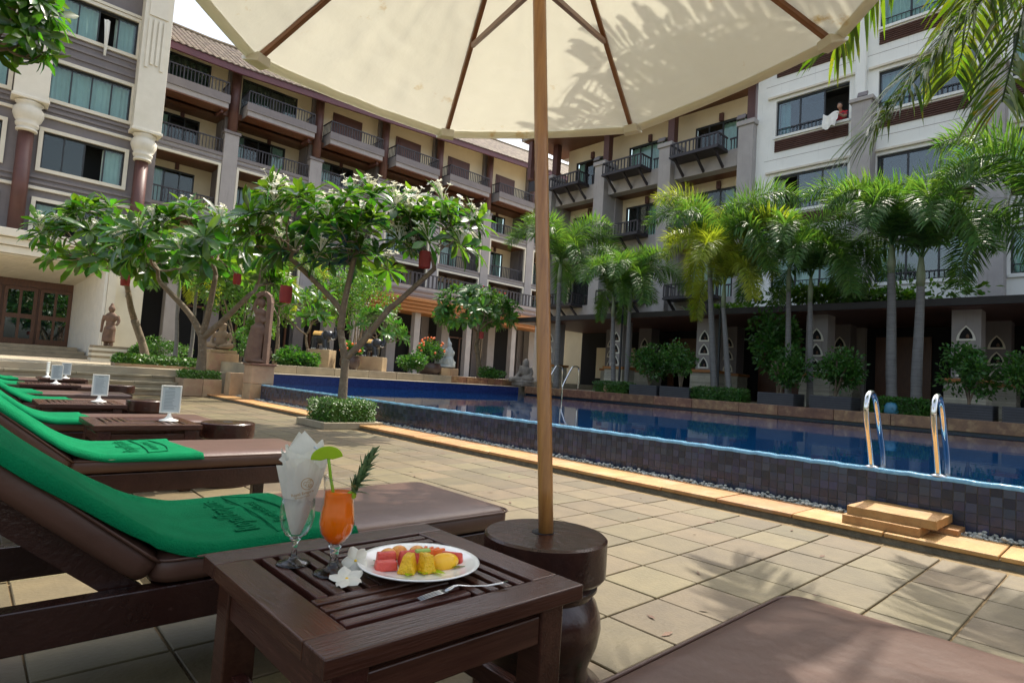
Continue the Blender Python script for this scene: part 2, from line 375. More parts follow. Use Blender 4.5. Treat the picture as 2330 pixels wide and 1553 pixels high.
# pebbles
def pebble_mesh():
    me = MB().ell((0,0,0),(1,.8,.62),None,7,4); return me
pb = MB(); PE = pebble_mesh()
for k in range(3300):
    yy = -1+16*(random.random()**1.35); rx = random.uniform(.011,.021)*(1 if yy < 6 else 1.3)
    x = random.uniform(4.965,5.09); z = .045+random.uniform(0,.03)+(.015 if random.random() < .15 else 0)
    a = random.uniform(0,6.3); ca, sa = cos(a), sin(a); rz = random.uniform(.8,1.2)
    pb.add([(x+(p[0]*ca-p[1]*sa)*rx, yy+(p[0]*sa+p[1]*ca)*rx, z+p[2]*rx*rz) for p in PE.v], PE.f)
o = stuff(pb.build('pebbles', mt['pebble'], None, smooth=True)); tag(o, 'strip of grey rounded pebbles between kerb and pool wall', 'pebbles')
structure(bx('gravel_bed', mt['kerbside'], None, 4.95, 5.12, -8, 15.4, -.04, .03))

# ------------------------------------------------------------------ pool
pw = thing('pool_wall', (5.1, 4, 0), 'raised pool wall clad in dark purple blue mosaic with overflowing edge', 'pool wall')
MB().box(5.104,5.36,-8,14.5,-.04,.392).build('wall_core', mt['mgrout'], pw)
P = .0667
tl = MB().box(-.004,.0,-.0312,.0312,-.0312,.0312).mesh('mosaic_tile', mt['mosaic'], bev=.0015, seg=1)
cand = [(.27+P*i, .0335+.0655*j) for i in range(-125, 214) for j in range(6)]
cand = [c for c in cand if -8 < c[0] < 14.45]
nr = sorted([c for c in cand if c[0] > .30], key=lambda c: c[0])[:300]; nrs = set(nr)
for c in nr:
    inst('mosaic_tile', tl, (.004, c[0]-4, c[1]), (random.uniform(-.02,.02),0,random.uniform(-.02,.02)), 1, pw)
fm = MB()
for c in cand:
    if c not in nrs: fm.box(5.1,5.106,c[0]-.0312,c[0]+.0312,c[1]-.0312,c[1]+.0312)
stuff(fm.build('mosaic_tile', mt['mosaic'], pw))
lip = MB()
def lipf(u, v):
    a = v*pi*.55; yy = -8+22.5*u
    return (5.116-.020*sin(a)+(.055 if v == 0 else 0), yy, .388+.026*cos(a)+.0025*sin(yy*23)+.002*sin(yy*61))
lip.grid(lipf, 400, 8); lip.build('overflow_edge', mt['lip'], pw, smooth=True)
structure(MB().grid(lambda u, v: (5.118+9.1*u, -8+22.5*v, .4105), 4, 4).build('water', mt['water']))
# tiled end wall of the pool
ew = thing('pool_end_wall', (9.6, 14.6, .4), 'royal blue tiled wall closing the far end of the pool', 'pool wall')
bx('blue_tiled_wall', mt['bluetile'], ew, 5.36, 13.95, 14.5, 14.72, .0, .648)
bx('ledge_cap', mt['terr'], ew, 5.30, 13.95, 14.49, 15.2, .648, .664)
sw = thing('terrace_wall', (9.5, 15.3, .66), 'low wall of grey brown stone blocks above the blue tiled pool end', 'wall')
x = 5.4
while x < 14.2:
    L = random.uniform(.8,1.15); red = x > 11.2
    for q in range(3 if red else 1):
        l2 = L/(3 if red else 1)
        bx('stone_block', mt['coping'] if red else mt['step'], sw, x+q*l2+.004, x+(q+1)*l2-.004, 15.2+random.uniform(-.01,.01), 15.42, .660, .878+random.uniform(-.003,.003), bev=.006)
    x += L
# far coping
fc = thing('pool_coping', (14.4, 4, .4), 'reddish brown marbled stone coping along the far side of the pool', 'coping')
y = -8.0
while y < 14.4:
    L = random.uniform(.9,1.3); bx('coping_slab', mt['coping'], fc, 14.2+random.uniform(-.004,.004), 14.62, y+.004, min(y+L,14.47)-.004, .455, .690, bev=.008); y += L
bx('coping_shadow_gap', mt['mosaic'], fc, 14.28, 14.6, -8, 14.47, .0, .455)
# terraces
structure(bx('terrace', mt['terr'], None, 14.6, 30, -14, 15.2, -.03, .672))
structure(bx('terrace', mt['terr'], None, 5.38, 60, 15.42, 60, -.03, .868))
structure(bx('terrace', mt['terr'], None, -30, 5.38, 16.65, 60, -.03, .582))
st_ = structure(empty('steps', (0, 16, 0)))
for k in range(4):
    z1 = [.15,.295,.44,.586][k]; y0 = 15.6+.36*k
    xs = -8.0
    while xs < 3.9:
        L = random.uniform(1.1,1.5); bx('step_slab', mt['step'], st_, xs+.003, min(xs+L, 3.94)-.003, y0, (y0+.37 if k < 3 else 16.9), z1-.05, z1, bev=.008); xs += L
    bx('step_riser', mt['step'], st_, -8, 3.93, y0+.03, 16.7, z1-.148, z1-.052)
# step stones in front of the pool wall
def rough_block(name, mat, parent, x0, x1, y0, y1, z0, z1, j=.008):
    b = MB().box(x0,x1,y0,y1,z0,z1); o = b.build(name, mat, parent)
    bm = bmesh.new(); bm.from_mesh(o.data); bmesh.ops.subdivide_edges(bm, edges=bm.edges, cuts=5, use_grid_fill=True)
    for v in bm.verts: v.co += V((mnoise.noise(v.co*9+V((1,0,0))), mnoise.noise(v.co*9), mnoise.noise(v.co*9+V((0,5,0)))*.5))*j
    bm.to_mesh(o.data); bm.free(); return o
tag(rough_block('stepping_stone', mt['kerb'], None, 4.62,5.07,.90,1.42,.118,.172), 'thick rough sandstone slab, upper step against the pool wall', 'step stone')
tag(rough_block('stepping_stone', mt['kerb'], None, 4.56,5.08,.98,1.43,.064,.117,.005), 'flat sandstone block, lower step lying on the kerb', 'step stone')
tag(rough_block('stepping_stone', mt['kerb'], None, 4.86,5.09,.83,.985,.064,.10,.004), 'small sandstone scrap beside the two pool steps', 'step stone')

# pool handrails
def spline(pts, n=6):
    out = []; P = [V(p) for p in pts]
    for i in range(len(P)-1):
        a, b, c, d = P[max(i-1,0)], P[i], P[i+1], P[min(i+2,len(P)-1)]
        for k in range(n):
            t = k/n; out.append(.5*((2*b)+(c-a)*t+(2*a-5*b+4*c-d)*t*t+(3*b-a-3*c+d)*t**3))
    return out+[P[-1]]
for yy, lb in ((1.42,'polished steel pool handrail loop above the middle of the sandstone steps'), (1.0,'polished steel pool handrail loop at the end of the sandstone steps')):
    h = thing('pool_handrail', (5.15,yy,.41), lb, 'handrail', 'steel handrails at the near pool edge')
    MB().tube(spline([(5.15,yy,.405),(5.09,yy,.56),(5.0,yy,.76),(4.98,yy,.87),(5.02,yy,.95),(5.11,yy,.975),(5.20,yy,.92),(5.30,yy,.74),(5.41,yy,.53),(5.44,yy,.35)],12), .0195, 14).build('rail_tube', mt['chrome'], h, smooth=True)
    MB().lathe([(.05,0),(.05,.008),(.03,.016),(.022,.02)], (5.15,yy,.408), 24).build('base_flange', mt['chrome'], h, smooth=True)
for yy in (13.0,12.3):
    h = thing('pool_ladder_rail', (14.3,yy,.69), 'bent steel ladder rail on the far coping beside a leaning palm', 'handrail', 'steel ladder rails on the far coping')
    MB().tube(spline([(14.45,yy,.69),(14.45,yy,1.3),(14.38,yy,1.42),(14.2,yy,1.42),(14.08,yy,1.34),(13.75,yy,.85),(13.72,yy,.7),(13.72,yy,.35)],5), .024, 10).build('rail_tube', mt['chrome'], h, smooth=True)

# stone planter, pedestal and walls at the pool corner
tag(rough_block('stone_planter_wall', mt['sandwall'], None, 4.82,5.36,15.0,15.38,0,.62,.006), 'sandstone wall block between stair planter and pool pedestal', 'wall')
pc = thing('stone_pedestal', (5.1,14,0), 'reddish sandstone block pedestal at the pool corner carrying the tall carved figure', 'pedestal')
for k in range(2): bx('stone_block', mt['sandwall'], pc, 4.86,5.37,13.75,14.25,.004+.42*k,.42+.42*k, bev=.01)
bx('pedestal_cap', mt['coping'], pc, 4.83,5.40,13.72,14.28,.841,.885, bev=.008)
# ================================================================== BUILDINGS
def wave_sheet(a0, a1, z0, z1, d, axis, amp=.035, n=None):
    n = n or max(6, int((a1-a0)/.05)); b = MB(); ph = random.uniform(0, 6)
    def f(u, v):
        a = a0+(a1-a0)*u; o = d+amp*sin(a*38+ph)+amp*.4*sin(a*17+ph*2)
        return (a, o, z0+(z1-z0)*v) if axis == 'x' else (o, a, z0+(z1-z0)*v)
    return b.grid(f, n, 1)
def P_(axis, a0, a1, d0, d1, z0, z1):              # box from (along, depth, z)
    return (a0,a1,d0,d1,z0,z1) if axis == 'x' else (d0,d1,a0,a1,z0,z1)
def window(par, axis, a0, a1, d, z0, z1, panes, curt=None, dirn=1, fw_=.05, open_=None, dk=False, tint=None, rail=False, name='window'):
    """frame at depth d (facing -dirn), panes and curtains behind it. curt: list of (u0,u1) covered by curtain"""
    f = MB(); t = .05*dirn
    def q(b, x0, x1, zz0, zz1, e0, e1): b.box(*P_(axis, x0, x1, min(d+e0*dirn,d+e1*dirn), max(d+e0*dirn,d+e1*dirn), zz0, zz1))
    q(f,a0,a0+fw_,z0,z1,0,.07); q(f,a1-fw_,a1,z0,z1,0,.07); q(f,a0+fw_,a1-fw_,z0,z0+fw_,0,.07); q(f,a0+fw_,a1-fw_,z1-fw_*1.4,z1,0,.07)
    for k in range(1, panes):
        x = a0+(a1-a0)*k/panes; q(f,x-.028,x+.028,z0+fw_,z1-fw_*1.4,.008,.062)
    wo = f.build(name, mt['framem'], par)
    for k in range(panes):
        if open_ is not None and k in open_: continue
        x0, x1 = a0+(a1-a0)*k/panes+.03, a0+(a1-a0)*(k+1)/panes-.03
        g = MB(); q(g,x0,x1,z0+fw_,z1-fw_*1.4,.03,.036); g.build('pane', mt['glassd' if dk else 'glass'], wo)
    for (u0, u1) in (curt or []):
        c = wave_sheet(a0+.05+(a1-a0-.1)*u0, a0+.05+(a1-a0-.1)*u1, z0+.04, z1-.06, d+.22*dirn, axis).build('curtain', tint or mt['curtain'], wo, smooth=True)
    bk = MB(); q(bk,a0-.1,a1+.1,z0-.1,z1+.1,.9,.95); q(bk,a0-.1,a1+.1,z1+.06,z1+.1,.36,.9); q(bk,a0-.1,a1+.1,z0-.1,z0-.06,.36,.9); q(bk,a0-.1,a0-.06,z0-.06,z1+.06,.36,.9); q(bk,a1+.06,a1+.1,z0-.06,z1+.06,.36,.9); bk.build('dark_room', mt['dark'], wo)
    if rail:
        rb = MB(); q(rb,a0+.05,a1-.05,z0+.26,z0+.29,-.03,-.005)
        n = int((a1-a0)/.13)
        for k in range(n): x = a0+.08+(a1-a0-.16)*k/(n-1); q(rb,x-.008,x+.008,z0+.02,z0+.26,-.025,-.01)
        rb.build('guard_rail', mt['railing'], wo)
    return wo
def railing(par, axis, a0, a1, d, z0, z1, step=.16, ends=None, th=.035, mat=None):
    b = MB()
    b.box(*P_(axis,a0,a1,d-.03,d+.03,z1-.06,z1)); b.box(*P_(axis,a0,a1,d-.022,d+.022,z0,z0+.045))
    n = max(2, int((a1-a0)/step))
    for k in range(n+1):
        x = a0+(a1-a0)*k/n; w_ = th if k % 8 else th*1.6
        b.box(*P_(axis,x-w_/2,x+w_/2,d-.018,d+.018,z0+.045,z1-.06))
    if ends:
        for a in (a0, a1):
            e0, e1 = sorted((d, ends))
            b.box(*P_(axis,a-.025,a+.025,e0+.031,e1,z1-.06,z1)); b.box(*P_(axis,a-.02,a+.02,e0+.023,e1,z0,z0+.045))
            m = max(1, int((e1-e0)/step))
            for k in range(1, m+1):
                y = e0+(e1-e0)*k/(m+.5); b.box(*P_(axis,a-.015,a+.015,y-.015,y+.015,z0+.045,z1-.06))
    return b.build('railing', mat or mt['railing'], par)
def wall_lamp(par, axis, a, d, z, dirn=-1):
    b = MB(); e0, e1 = sorted((d, d+.12*dirn)); b.box(*P_(axis,a-.09,a+.09,e0,e1,z-.17,z+.17)); return b.build('wall_lamp', mt['brown'], par, bev=.01)

# ------------------------------------------------------------------ balcony wing behind the frangipani trees (front at y=32.5)
W1 = thing('hotel_balcony_wing', (18,33,.87), 'long grey four storey hotel wing with dark railed balconies and tiled roof behind the frangipanis', 'building')
cx_ = [5.0,9.36,13.95,18.3,22.5,26.95,31.4,35.8,40.2]
for zz in (4.9,7.9,10.9,13.60): bx('floor_slab', mt['soffit'], W1, 4.8,41,32.62,34.5,zz,zz+.30)
for i in range(len(cx_)-1):
    a, b = cx_[i]+.36, cx_[i+1]-.36
    # partition and pillar
    bx('partition', mt['greywall'], W1, cx_[i+1]-.30,cx_[i+1]+.30,32.75,32.99,.88,16.2+max(0,cx_[i+1]-9)*.058); bx('partition', mt['greywall'], W1, cx_[i+1]-.30,cx_[i+1]+.30,33.21,34.19,.88,13.59)
    bx('pillar', mt['greylt'], W1, cx_[i+1]-.36,cx_[i+1]+.36,32.32,32.745,5.0,12.62, bev=.02)
    bx('pillar_cap', mt['greywall'], W1, cx_[i+1]-.42,cx_[i+1]+.42,32.26,32.745,12.622,12.78, bev=.02)
    MB().lathe([(.24,12.782),(.24,16.2+max(0,cx_[i+1]-9)*.058)], (cx_[i+1],32.45,0), 20).build('round_column', mt['brown'], W1, smooth=True)
    # fourth floor: box balcony
    bal = MB().box(a+.1,b-.12,31.75,32.9,13.66,14.30).build('balcony', mt['greylt'], W1, bev=.015)
    MB().box(a+.05,b-.07,31.69,31.745,13.92,14.34).build('moulding', mt['greywall'], bal)
    MB().box(a+.1,b-.12,31.75,32.9,13.60,13.656).build('soffit', mt['soffit'], bal)
    MB().beam((b-.35,32.9,13.52),(b-.35,31.95,13.52),.12,.16).build('bracket', mt['brown'], bal)
    railing(bal,'x',a+.13,b-.15,31.82,14.32,15.02,.155,32.9)
    # third floor parapet band + railing
    bp = MB().box(a-.0,b+.0,32.40,32.61,11.0,11.52).build('parapet', mt['greylt'], W1)
    MB().box(a,b,32.35,32.395,11.12,11.20).build('moulding', mt['greywall'], bp); MB().box(a,b,32.34,32.395,11.36,11.54).build('moulding', mt['greywall'], bp)
    railing(bp,'x',a+.02,b-.02,32.5,11.54,12.28,.155)
    # second + first floor openings with white trim
    for zb, zt in ((8.32,10.98),(5.3,7.96)):
        f = MB(); f.box(a+.02,a+.14,32.36,32.5,zb,zt).box(b-.14,b-.02,32.36,32.5,zb,zt).box(a+.14,b-.14,32.36,32.5,zt-.12,zt)
        f.build('white_trim', mt['creamw'], W1)
        bp = MB().box(a,b,32.42,32.62,zb-.46,zb).build('parapet', mt['greylt'], W1)
        MB().box(a,b,32.37,32.415,zb-.34,zb-.27).build('moulding', mt['greywall'], bp); MB().box(a,b,32.37,32.415,zb-.12,zb+.02).build('moulding', mt['greywall'], bp)
        railing(bp,'x',a+.15,b-.15,32.55,zb+.02,zb+.84,.155)
    # rear wall with openings, windows and lamps on every floor
    bw = MB(); bw.box(cx_[i],a+.1,34.2,34.4,.87,13.6); bw.box(b-.75,cx_[i+1],34.2,34.4,.87,13.6); bw.box(cx_[i],a+.1,33.0,33.2,13.9,16.32); bw.box(b-.75,cx_[i+1],33.0,33.2,13.9,16.32); pz = .87
    for fl, zb in enumerate((5.3,8.32,11.26,14.0)):
        zt = zb+(2.22 if fl < 2 else 2.16 if fl == 2 else 2.05); yr = 33.0 if fl == 3 else 34.2
        if fl == 3 and i > 1:
            dr = MB()
            for k in range(3): dr.box(a+.7+.14*k,a+2.6-.14*k,32.99-.05-.03*k,32.999-.03*k,zb,zb+2.05-.12*k)
            dr.build('framed_door', mt['brown'], W1)
        else:
            if fl < 3: bw.box(a+.1,b-.75,34.2,34.4,pz,zb); pz = zt
            tn = mt['curtaind'] if fl == 3 else mt['curtain']
            cu = [(0,1)] if fl == 3 or random.random() < .35 else ([(0,.25),(.75,1)] if random.random() < .6 else [(0,.48)])
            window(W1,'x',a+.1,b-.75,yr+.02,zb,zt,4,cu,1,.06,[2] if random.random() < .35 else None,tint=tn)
        if fl < 3: wall_lamp(W1,'x',(a+b)/2+.2,34.2,zb+(2.42 if fl < 2 else 2.26))
    bw.box(a+.1,b-.75,34.2,34.4,pz,13.6); bw.box(a+.1,b-.75,33.0,33.2,(13.9 if i > 1 else 16.05),16.32); bw.box(cx_[i],cx_[i+1],33.0,33.2,16.32,16.34+max(0,cx_[i+1]-9)*.058); bw.build('rear_wall', mt['cream'], W1)
# soffit under eave, fascia, roof
def rise(x): return max(0,x-9)*.058                  # the eave climbs towards the far bays
def sheared(prof, x0, x1, n=12):                     # (y,z) outline swept along x, lifted by rise(x)
    m = len(prof); vs = []
    for k in range(n+1):
        x = x0+(x1-x0)*k/n; vs += [(x,y,z+rise(x)) for y, z in prof]
    return MB().add(vs, [(k*m+i,k*m+(i+1) % m,(k+1)*m+(i+1) % m,(k+1)*m+i) for k in range(n) for i in range(m)]+[tuple(range(m)),tuple(reversed(range(n*m,n*m+m)))])
sheared([(31.46,15.52),(31.595,15.52),(31.595,15.86),(31.46,15.86)],4.7,42,24).build('fascia', mt['fascia'], W1)
rt = MB(); ang = atan2(3.5,5.6); sx = .30; L_ = sqrt(3.5**2+5.6**2)
for r in range(26):
    for c in range(124):
        x = 4.7+c*sx; u = r*L_/26; y0 = 31.4+u*cos(ang); z0 = 15.88+u*sin(ang)+rise(x); du = L_/26*1.12
        y1, z1 = y0+du*cos(ang), z0+du*sin(ang)-.02
        h = .05; m = x+sx/2
        rt.add([(x,y0,z0),(m,y0,z0+h),(x+sx,y0,z0),(x+sx,y1,z1),(m,y1,z1+h),(x,y1,z1),(x,y0,z0-.05),(m,y0,z0+h-.05),(x+sx,y0,z0-.05)],
               [(0,1,4,5),(1,2,3,4),(6,7,1,0),(7,8,2,1)])
stuff(rt.build('roof_tiles', mt['rooftile'], W1))
MB().tube([(x,37.0,19.42+rise(x)) for x in (4.7,9,20,30,42)],.12,8).build('ridge', mt['rooftile'], W1)
sheared([(31.6,15.90),(37.0,19.2),(37.0,16.36),(32.3,16.30)],4.71,41.7,24).build('roof_body', mt['cream'], W1)
# ground floor: dark restaurant front with pillars, first floor terrace and timber canopy
bx('restaurant_interior', mt['dark'], W1, 5.8,41,33.3,33.5,.88,4.9)
for x in (7.3,11.3,15.4,19.5,23.6,27.7,31.8): bx('ground_pillar', mt['greylt'], W1, x-.32,x+.32,31.9,32.5,.87,4.9, bev=.02)
for x in (9.2,13.3,17.4,21.6,25.7):
    fr = MB(); fr.box(x-1.5,x-1.4,33.0,33.1,.88,3.6).box(x+1.4,x+1.5,33.0,33.1,.88,3.6).box(x-.05,x+.05,33.0,33.1,.88,3.6).box(x-1.4,x+1.4,33.0,33.1,3.5,3.6)
    fr.build('restaurant_window', mt['doorwood'], W1)
fb = bx('floor_band', mt['greylt'], W1, 5.8,41,31.6,32.3,4.9,5.28)
bx('white_string_course', mt['creamw'], W1, 5.8,41,31.52,31.6,4.86,5.0)
tb = bx('terrace_box', mt['greylt'], W1, 14.6,41,30.0,31.5,5.32,6.12)
for zz in (5.5,5.8): bx('moulding', mt['greywall'], tb, 14.55,41.05,29.94,29.99,zz,zz+.12)
railing(tb,'x',14.7,40.8,30.08,6.13,6.98,.30,31.5,.11)
cn = MB()
for k in range(4): cn.box(14.2-.1*k,41,29.7+.14*(3-k)-.6,30.9,4.52+.2*k,4.70+.2*k)
cnp = empty('timber_canopy', (20,30,4.5), W1)
for k in range(4): bx('canopy_board', mt['orangewood'], cnp, 14.4-.06*k,41,29.55-.14*k,31.4,4.52+.2*k,4.70+.2*k, bev=.01)
for x in (16,20,24,28): bx('canopy_post', mt['greylt'], W1, x-.2,x+.2,29.9,30.3,.87,4.52)

# ------------------------------------------------------------------ entrance wing (front at y=30)
E1 = thing('hotel_entrance_wing', (1,30,.58), 'purple grey entrance block with ivory pilasters on brown columns and a deep white doorway', 'building')
# wall built around window openings, storeys at window rows
rows = [(5.33,6.72),(8.05,9.55),(10.92,12.45),(13.84,15.34)]
wx = [(-2.1,.62-.6),(1.68,4.45)]
wx = [(-2.25,.45),(1.70,4.46)]
b = MB()
edges = [-4,-2.25,.45,1.70,4.46,5.62]
for k in (0,2,4): b.box(edges[k],edges[k+1],30.0,30.4,5.34,17.2)
zs = [5.34]+[z for r in rows for z in r]+[17.2]
zs[1] = 5.36
for k in (1,3):
    prevz = 5.34
    for (z0, z1) in rows:
        if z0 > prevz: b.box(edges[k],edges[k+1],30.0,30.4,prevz,z0)
        prevz = z1
    b.box(edges[k],edges[k+1],30.0,30.4,prevz,17.2)
b.build('wall', mt['greywall'], E1)
bx('side_wall', mt['creamw'], E1, 5.42,5.62,30.4,35,.6,17.2)
for (z0, z1), op, cu in zip(rows, ([1],[2],None,[2]), ([(0,.3)],[(.74,1)],[(0,1)],[(0,.5),(.72,1)])):
    for (a0, a1) in wx:
        f = MB(); f.box(a0-.14,a0,29.9,30.06,z0-.14,z1+.14).box(a1,a1+.14,29.9,30.06,z0-.14,z1+.14).box(a0,a1,29.9,30.06,z1,z1+.14).box(a0,a1,29.9,30.06,z0-.14,z0)
        wn = window(E1,'x',a0,a1,30.10,z0,z1,4,cu,1,.05,op)
        f.build('white_frame', mt['creamw'], wn)
for zz in (7.15,10.1): bx('string_course', mt['creamw'], E1, -4,5.6,29.88,29.999,zz,zz+.13, bev=.02)
for zz in (7.4,7.62,10.38,10.6,12.85,13.2,13.5): bx('wall_moulding', mt['greywall'], E1, -4,5.6,29.94,29.999,zz,zz+.10)
for X in (-2.9,1.16,5.06):
    MB().lathe([(.25,5.36),(.25,9.25)],(X,29.72,0),24).build('brown_column', mt['brown'], E1, smooth=True)
    cp = MB()
    n = 40; prof = [(.27,9.25),(.34,9.27),(.34,9.34),(.29,9.37),(.36,9.46),(.38,9.55),(.34,9.60),(.40,9.72),(.47,9.92),(.45,10.12),(.36,10.26),(.44,10.34),(.44,10.40)]
    cp.lathe(prof,(X,29.66,0),n)
    cp.v = [((X+(p[0]-X)*(1+.05*(1 if (i % n) % 2 else -1)*(1 if 9.62 < p[2] < 10.25 else 0))), 29.66+(p[1]-29.66)*(1+.05*(1 if (i % n) % 2 else -1)*(1 if 9.62 < p[2] < 10.25 else 0)), p[2]) for i, p in enumerate(cp.v)]
    cp.build('lotus_capital', mt['creamw'], E1, smooth=True)
    bx('capital_plate', mt['creamw'], E1, X-.58,X+.58,29.18,29.99,10.42,10.56, bev=.03)
    bx('pilaster', mt['creamw'], E1, X-.53,X+.53,29.26,29.99,10.565,17.0, bev=.015)
    fl = MB()
    for k in range(4): fl.box(X-.36+.19*k,X-.24+.19*k,29.21,29.255,13.5-.18*abs(k-1.5),15.4)
    fl.build('pilaster_fluting', mt['creamw'], E1)
    MB().box(X-.36,X+.36,29.21,29.255,15.55,16.6).build('pilaster_panel', mt['creamw'], E1)
    bx('pilaster_cap', mt['creamw'], E1, X-.62,X+.62,29.15,29.99,17.0,17.35, bev=.03)
bx('parapet_cornice', mt['creamw'], E1, -4,5.7,29.3,30.4,17.36,17.8)
bx('wall_panel', mt['creamw'], E1, -4,5.6,29.86,29.995,15.50,15.62)
# porch
for k, (z0, z1, d) in enumerate(((5.02,5.33,28.95),(4.72,5.0,29.1),(4.42,4.70,29.2))):
    bx('porch_cornice', mt['creamw'], E1, -4,4.62-.06*k,d,30.4,z0,z1, bev=.02)
def quad3(name, mat, par, pts, th=(0,0,0)):
    return MB().add(pts, [(0,1,2,3)]).build(name, mat, par)
for k in range(15):                                   # ribbed sloping soffit
    t0, t1 = k/15, (k+.78)/15
    y0, y1 = 29.3+3.7*t0, 29.3+3.7*t1; z0, z1 = 4.40-.55*t0, 4.40-.55*t1; xe = 4.15-.62*t0
    MB().add([(-4,y0,z0),(xe,y0,z0),(xe,y1,z1),(-4,y1,z1),(-4,y0,z0-.03),(xe,y0,z0-.03),(xe,y1,z1-.03),(-4,y1,z1-.03)],[(0,1,2,3),(4,5,6,7),(0,1,5,4),(2,3,7,6),(1,2,6,5)]).build('soffit_slat', mt['creamw'], E1)
MB().add([(-4,29.3,4.43),(4.3,29.3,4.43),(4.3,33.1,3.9),(-4,33.1,3.9)],[(0,1,2,3)]).build('soffit_board', mt['cream'], E1)
for k in range(9):                                    # splayed reveal of narrow vertical boards
    t0, t1 = k/9, (k+.93)/9
    p0, p1 = V((4.15-.62*t0,29.3+3.7*t0,0)), V((4.15-.62*t1,29.3+3.7*t1,0)); o2 = V((.12,.02,0))
    MB().add([(p0.x,p0.y,.6),(p1.x,p1.y,.6),(p1.x,p1.y,4.40-.55*t1),(p0.x,p0.y,4.40-.55*t0),(p0.x+.1,p0.y,.6),(p1.x+.1,p1.y,.6),(p1.x+.1,p1.y,4.40-.55*t1),(p0.x+.1,p0.y,4.40-.55*t0)],
             [(0,1,2,3),(4,5,6,7),(0,1,5,4),(1,2,6,5),(0,3,7,4)]).build('reveal_board', mt['white'], E1)
bx('jamb_pier', mt['creamw'], E1, 4.26,4.55,29.15,29.6,.6,4.41)
bx('front_wall', mt['creamw'], E1, 4.56,5.60,29.5,30.4,.6,5.30)
MB().beam((5.0,29.4,3.3),(5.0,29.4,3.75),.12).build('wall_lamp', mt['framem'], E1)
ds = bx('door_screen', mt['doorwood'], E1, -4,3.55,33.02,33.2,.6,3.88)
for k in range(6):
    x0 = -3.6+1.2*k
    dl = bx('door_leaf', mt['doorwood'], ds, x0,x0+1.12,32.92,33.01,1.06,3.5, bev=.01)
    for z0, z1 in ((1.3,2.15),(2.35,3.35)):
        for q in (0,1):
            g = bx('door_pane', mt['glassd'], ds, x0+.12+.48*q,x0+.5+.48*q,32.895,32.918,z0,z1)
            bx('pane_backing', mt['dark'], ds, x0+.12+.48*q,x0+.5+.48*q,32.919,32.9195,z0,z1)
em = MB()
for k, xx in enumerate((.35,.55,.72,.9)): em.lathe([(.06,0),(.08,.05),(.03,.1)],(xx,32.9,3.60),8)
em.build('gilt_ornament', mt['gold'], ds)
stp = structure(empty('door_steps', (1,30,.58)))
for k in range(3): bx('step_slab', mt['step'], stp, -4,4.1-.22*k,30.0+.45*k,33.0,.582+.155*k,.735+.155*k, bev=.01)

# ------------------------------------------------------------------ right wing, grey balcony part (front at x=22)
G1 = thing('hotel_corner_wing', (22.5,16,.67), 'rough grey hotel wing with bracketed dark timber balconies beside the white wing', 'building')
pil = [10.65,14.28,17.88,21.3]
for i, y in enumerate(pil):
    bx('pilaster', mt['greyro'], G1, 21.7,22.6,y-.3,y+.3,.68,11.42)
    bx('pilaster_cap', mt['greyro'], G1, 21.63,22.67,y-.37,y+.37,11.425,11.62, bev=.02)
    bx('timber_post', mt['brown'], G1, 22.1,22.42,y-.16,y+.16,11.625,13.6)
    fl = MB().obox((21.66,y+.18,11.78),(.06,.34,.24),Matrix.Rotation(.5,3,'Y')).build('floodlight', mt['greywall'], G1, bev=.01)
    MB().box(21.70,21.76,y+.08,y+.12,11.62,11.80).build('floodlight_bracket', mt['framem'], fl)
for i in range(3):
    a, b = pil[i]+.31, pil[i+1]-.31
    bw = MB(); bw.box(23.2,23.4,pil[i],a+.15,.68,13.4); bw.box(23.2,23.4,b-.25,pil[i+1],.68,13.4); pz = .68
    for zb in (4.0,7.0,10.0): bw.box(23.2,23.4,a+.15,b-.25,pz,zb+.55); pz = zb+2.62
    bw.box(23.2,23.4,a+.15,b-.25,pz,13.4); bw.build('rear_wall', mt['cream'], G1)
    for fl, zb in enumerate((4.0,7.0,10.0)):
        sp = bx('spandrel', mt['greyro'], G1, 22.02,22.5,a,b,zb,zb+.72)
        bx('soffit', mt['soffit'], G1, 22.5,23.2,a,b,zb+.02,zb+.1)
        bl = MB().box(21.15,22.0,a+.55,b-.25,zb+.60,zb+.68).build('balcony', mt['railing'], G1)
        railing(bl,'y',a+.58,b-.28,21.2,zb+.69,zb+1.24,.17,22.0,.045)
        for q in (.75,(b-a)/2+.1,b-a-.45):
            MB().beam((22.02,a+q,zb+.05),(21.3,a+q,zb+.58),.08,.10).build('bracket', mt['railing'], bl)
        rl = MB().box(22.1,22.16,a,a+.55,zb+1.18,zb+1.24)
        for q in range(4): rl.box(22.11,22.15,a+.08+.13*q,a+.11+.13*q,zb+.72,zb+1.18)
        rl.build('side_railing', mt['railing'], G1)
        cu = [[(0,1)],[(0,.45),(.85,1)],[(0,.55)]][(i+fl) % 3]
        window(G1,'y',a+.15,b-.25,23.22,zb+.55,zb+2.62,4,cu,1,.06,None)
        wall_lamp(G1,'y',(a+b)/2,23.2,zb+2.78)
        if fl < 2: bx('side_partition', mt['greylt'], G1, 22.6,23.19,b-.05,b+.3,zb+.1,zb+3.0)
bx('roof_soffit', mt['soffit'], G1, 20.9,23.9,10.3,22.4,13.42,13.5)
bx('roof_slab', mt['greylt'], G1, 20.8,24.5,10.3,22.6,13.505,13.9)
bx('end_post', mt['brown'], G1, 20.95,21.2,21.9,22.15,11.4,13.42)
bx('end_railing', mt['railing'], G1, 21.0,21.1,21.3,22.0,10.7,11.24)
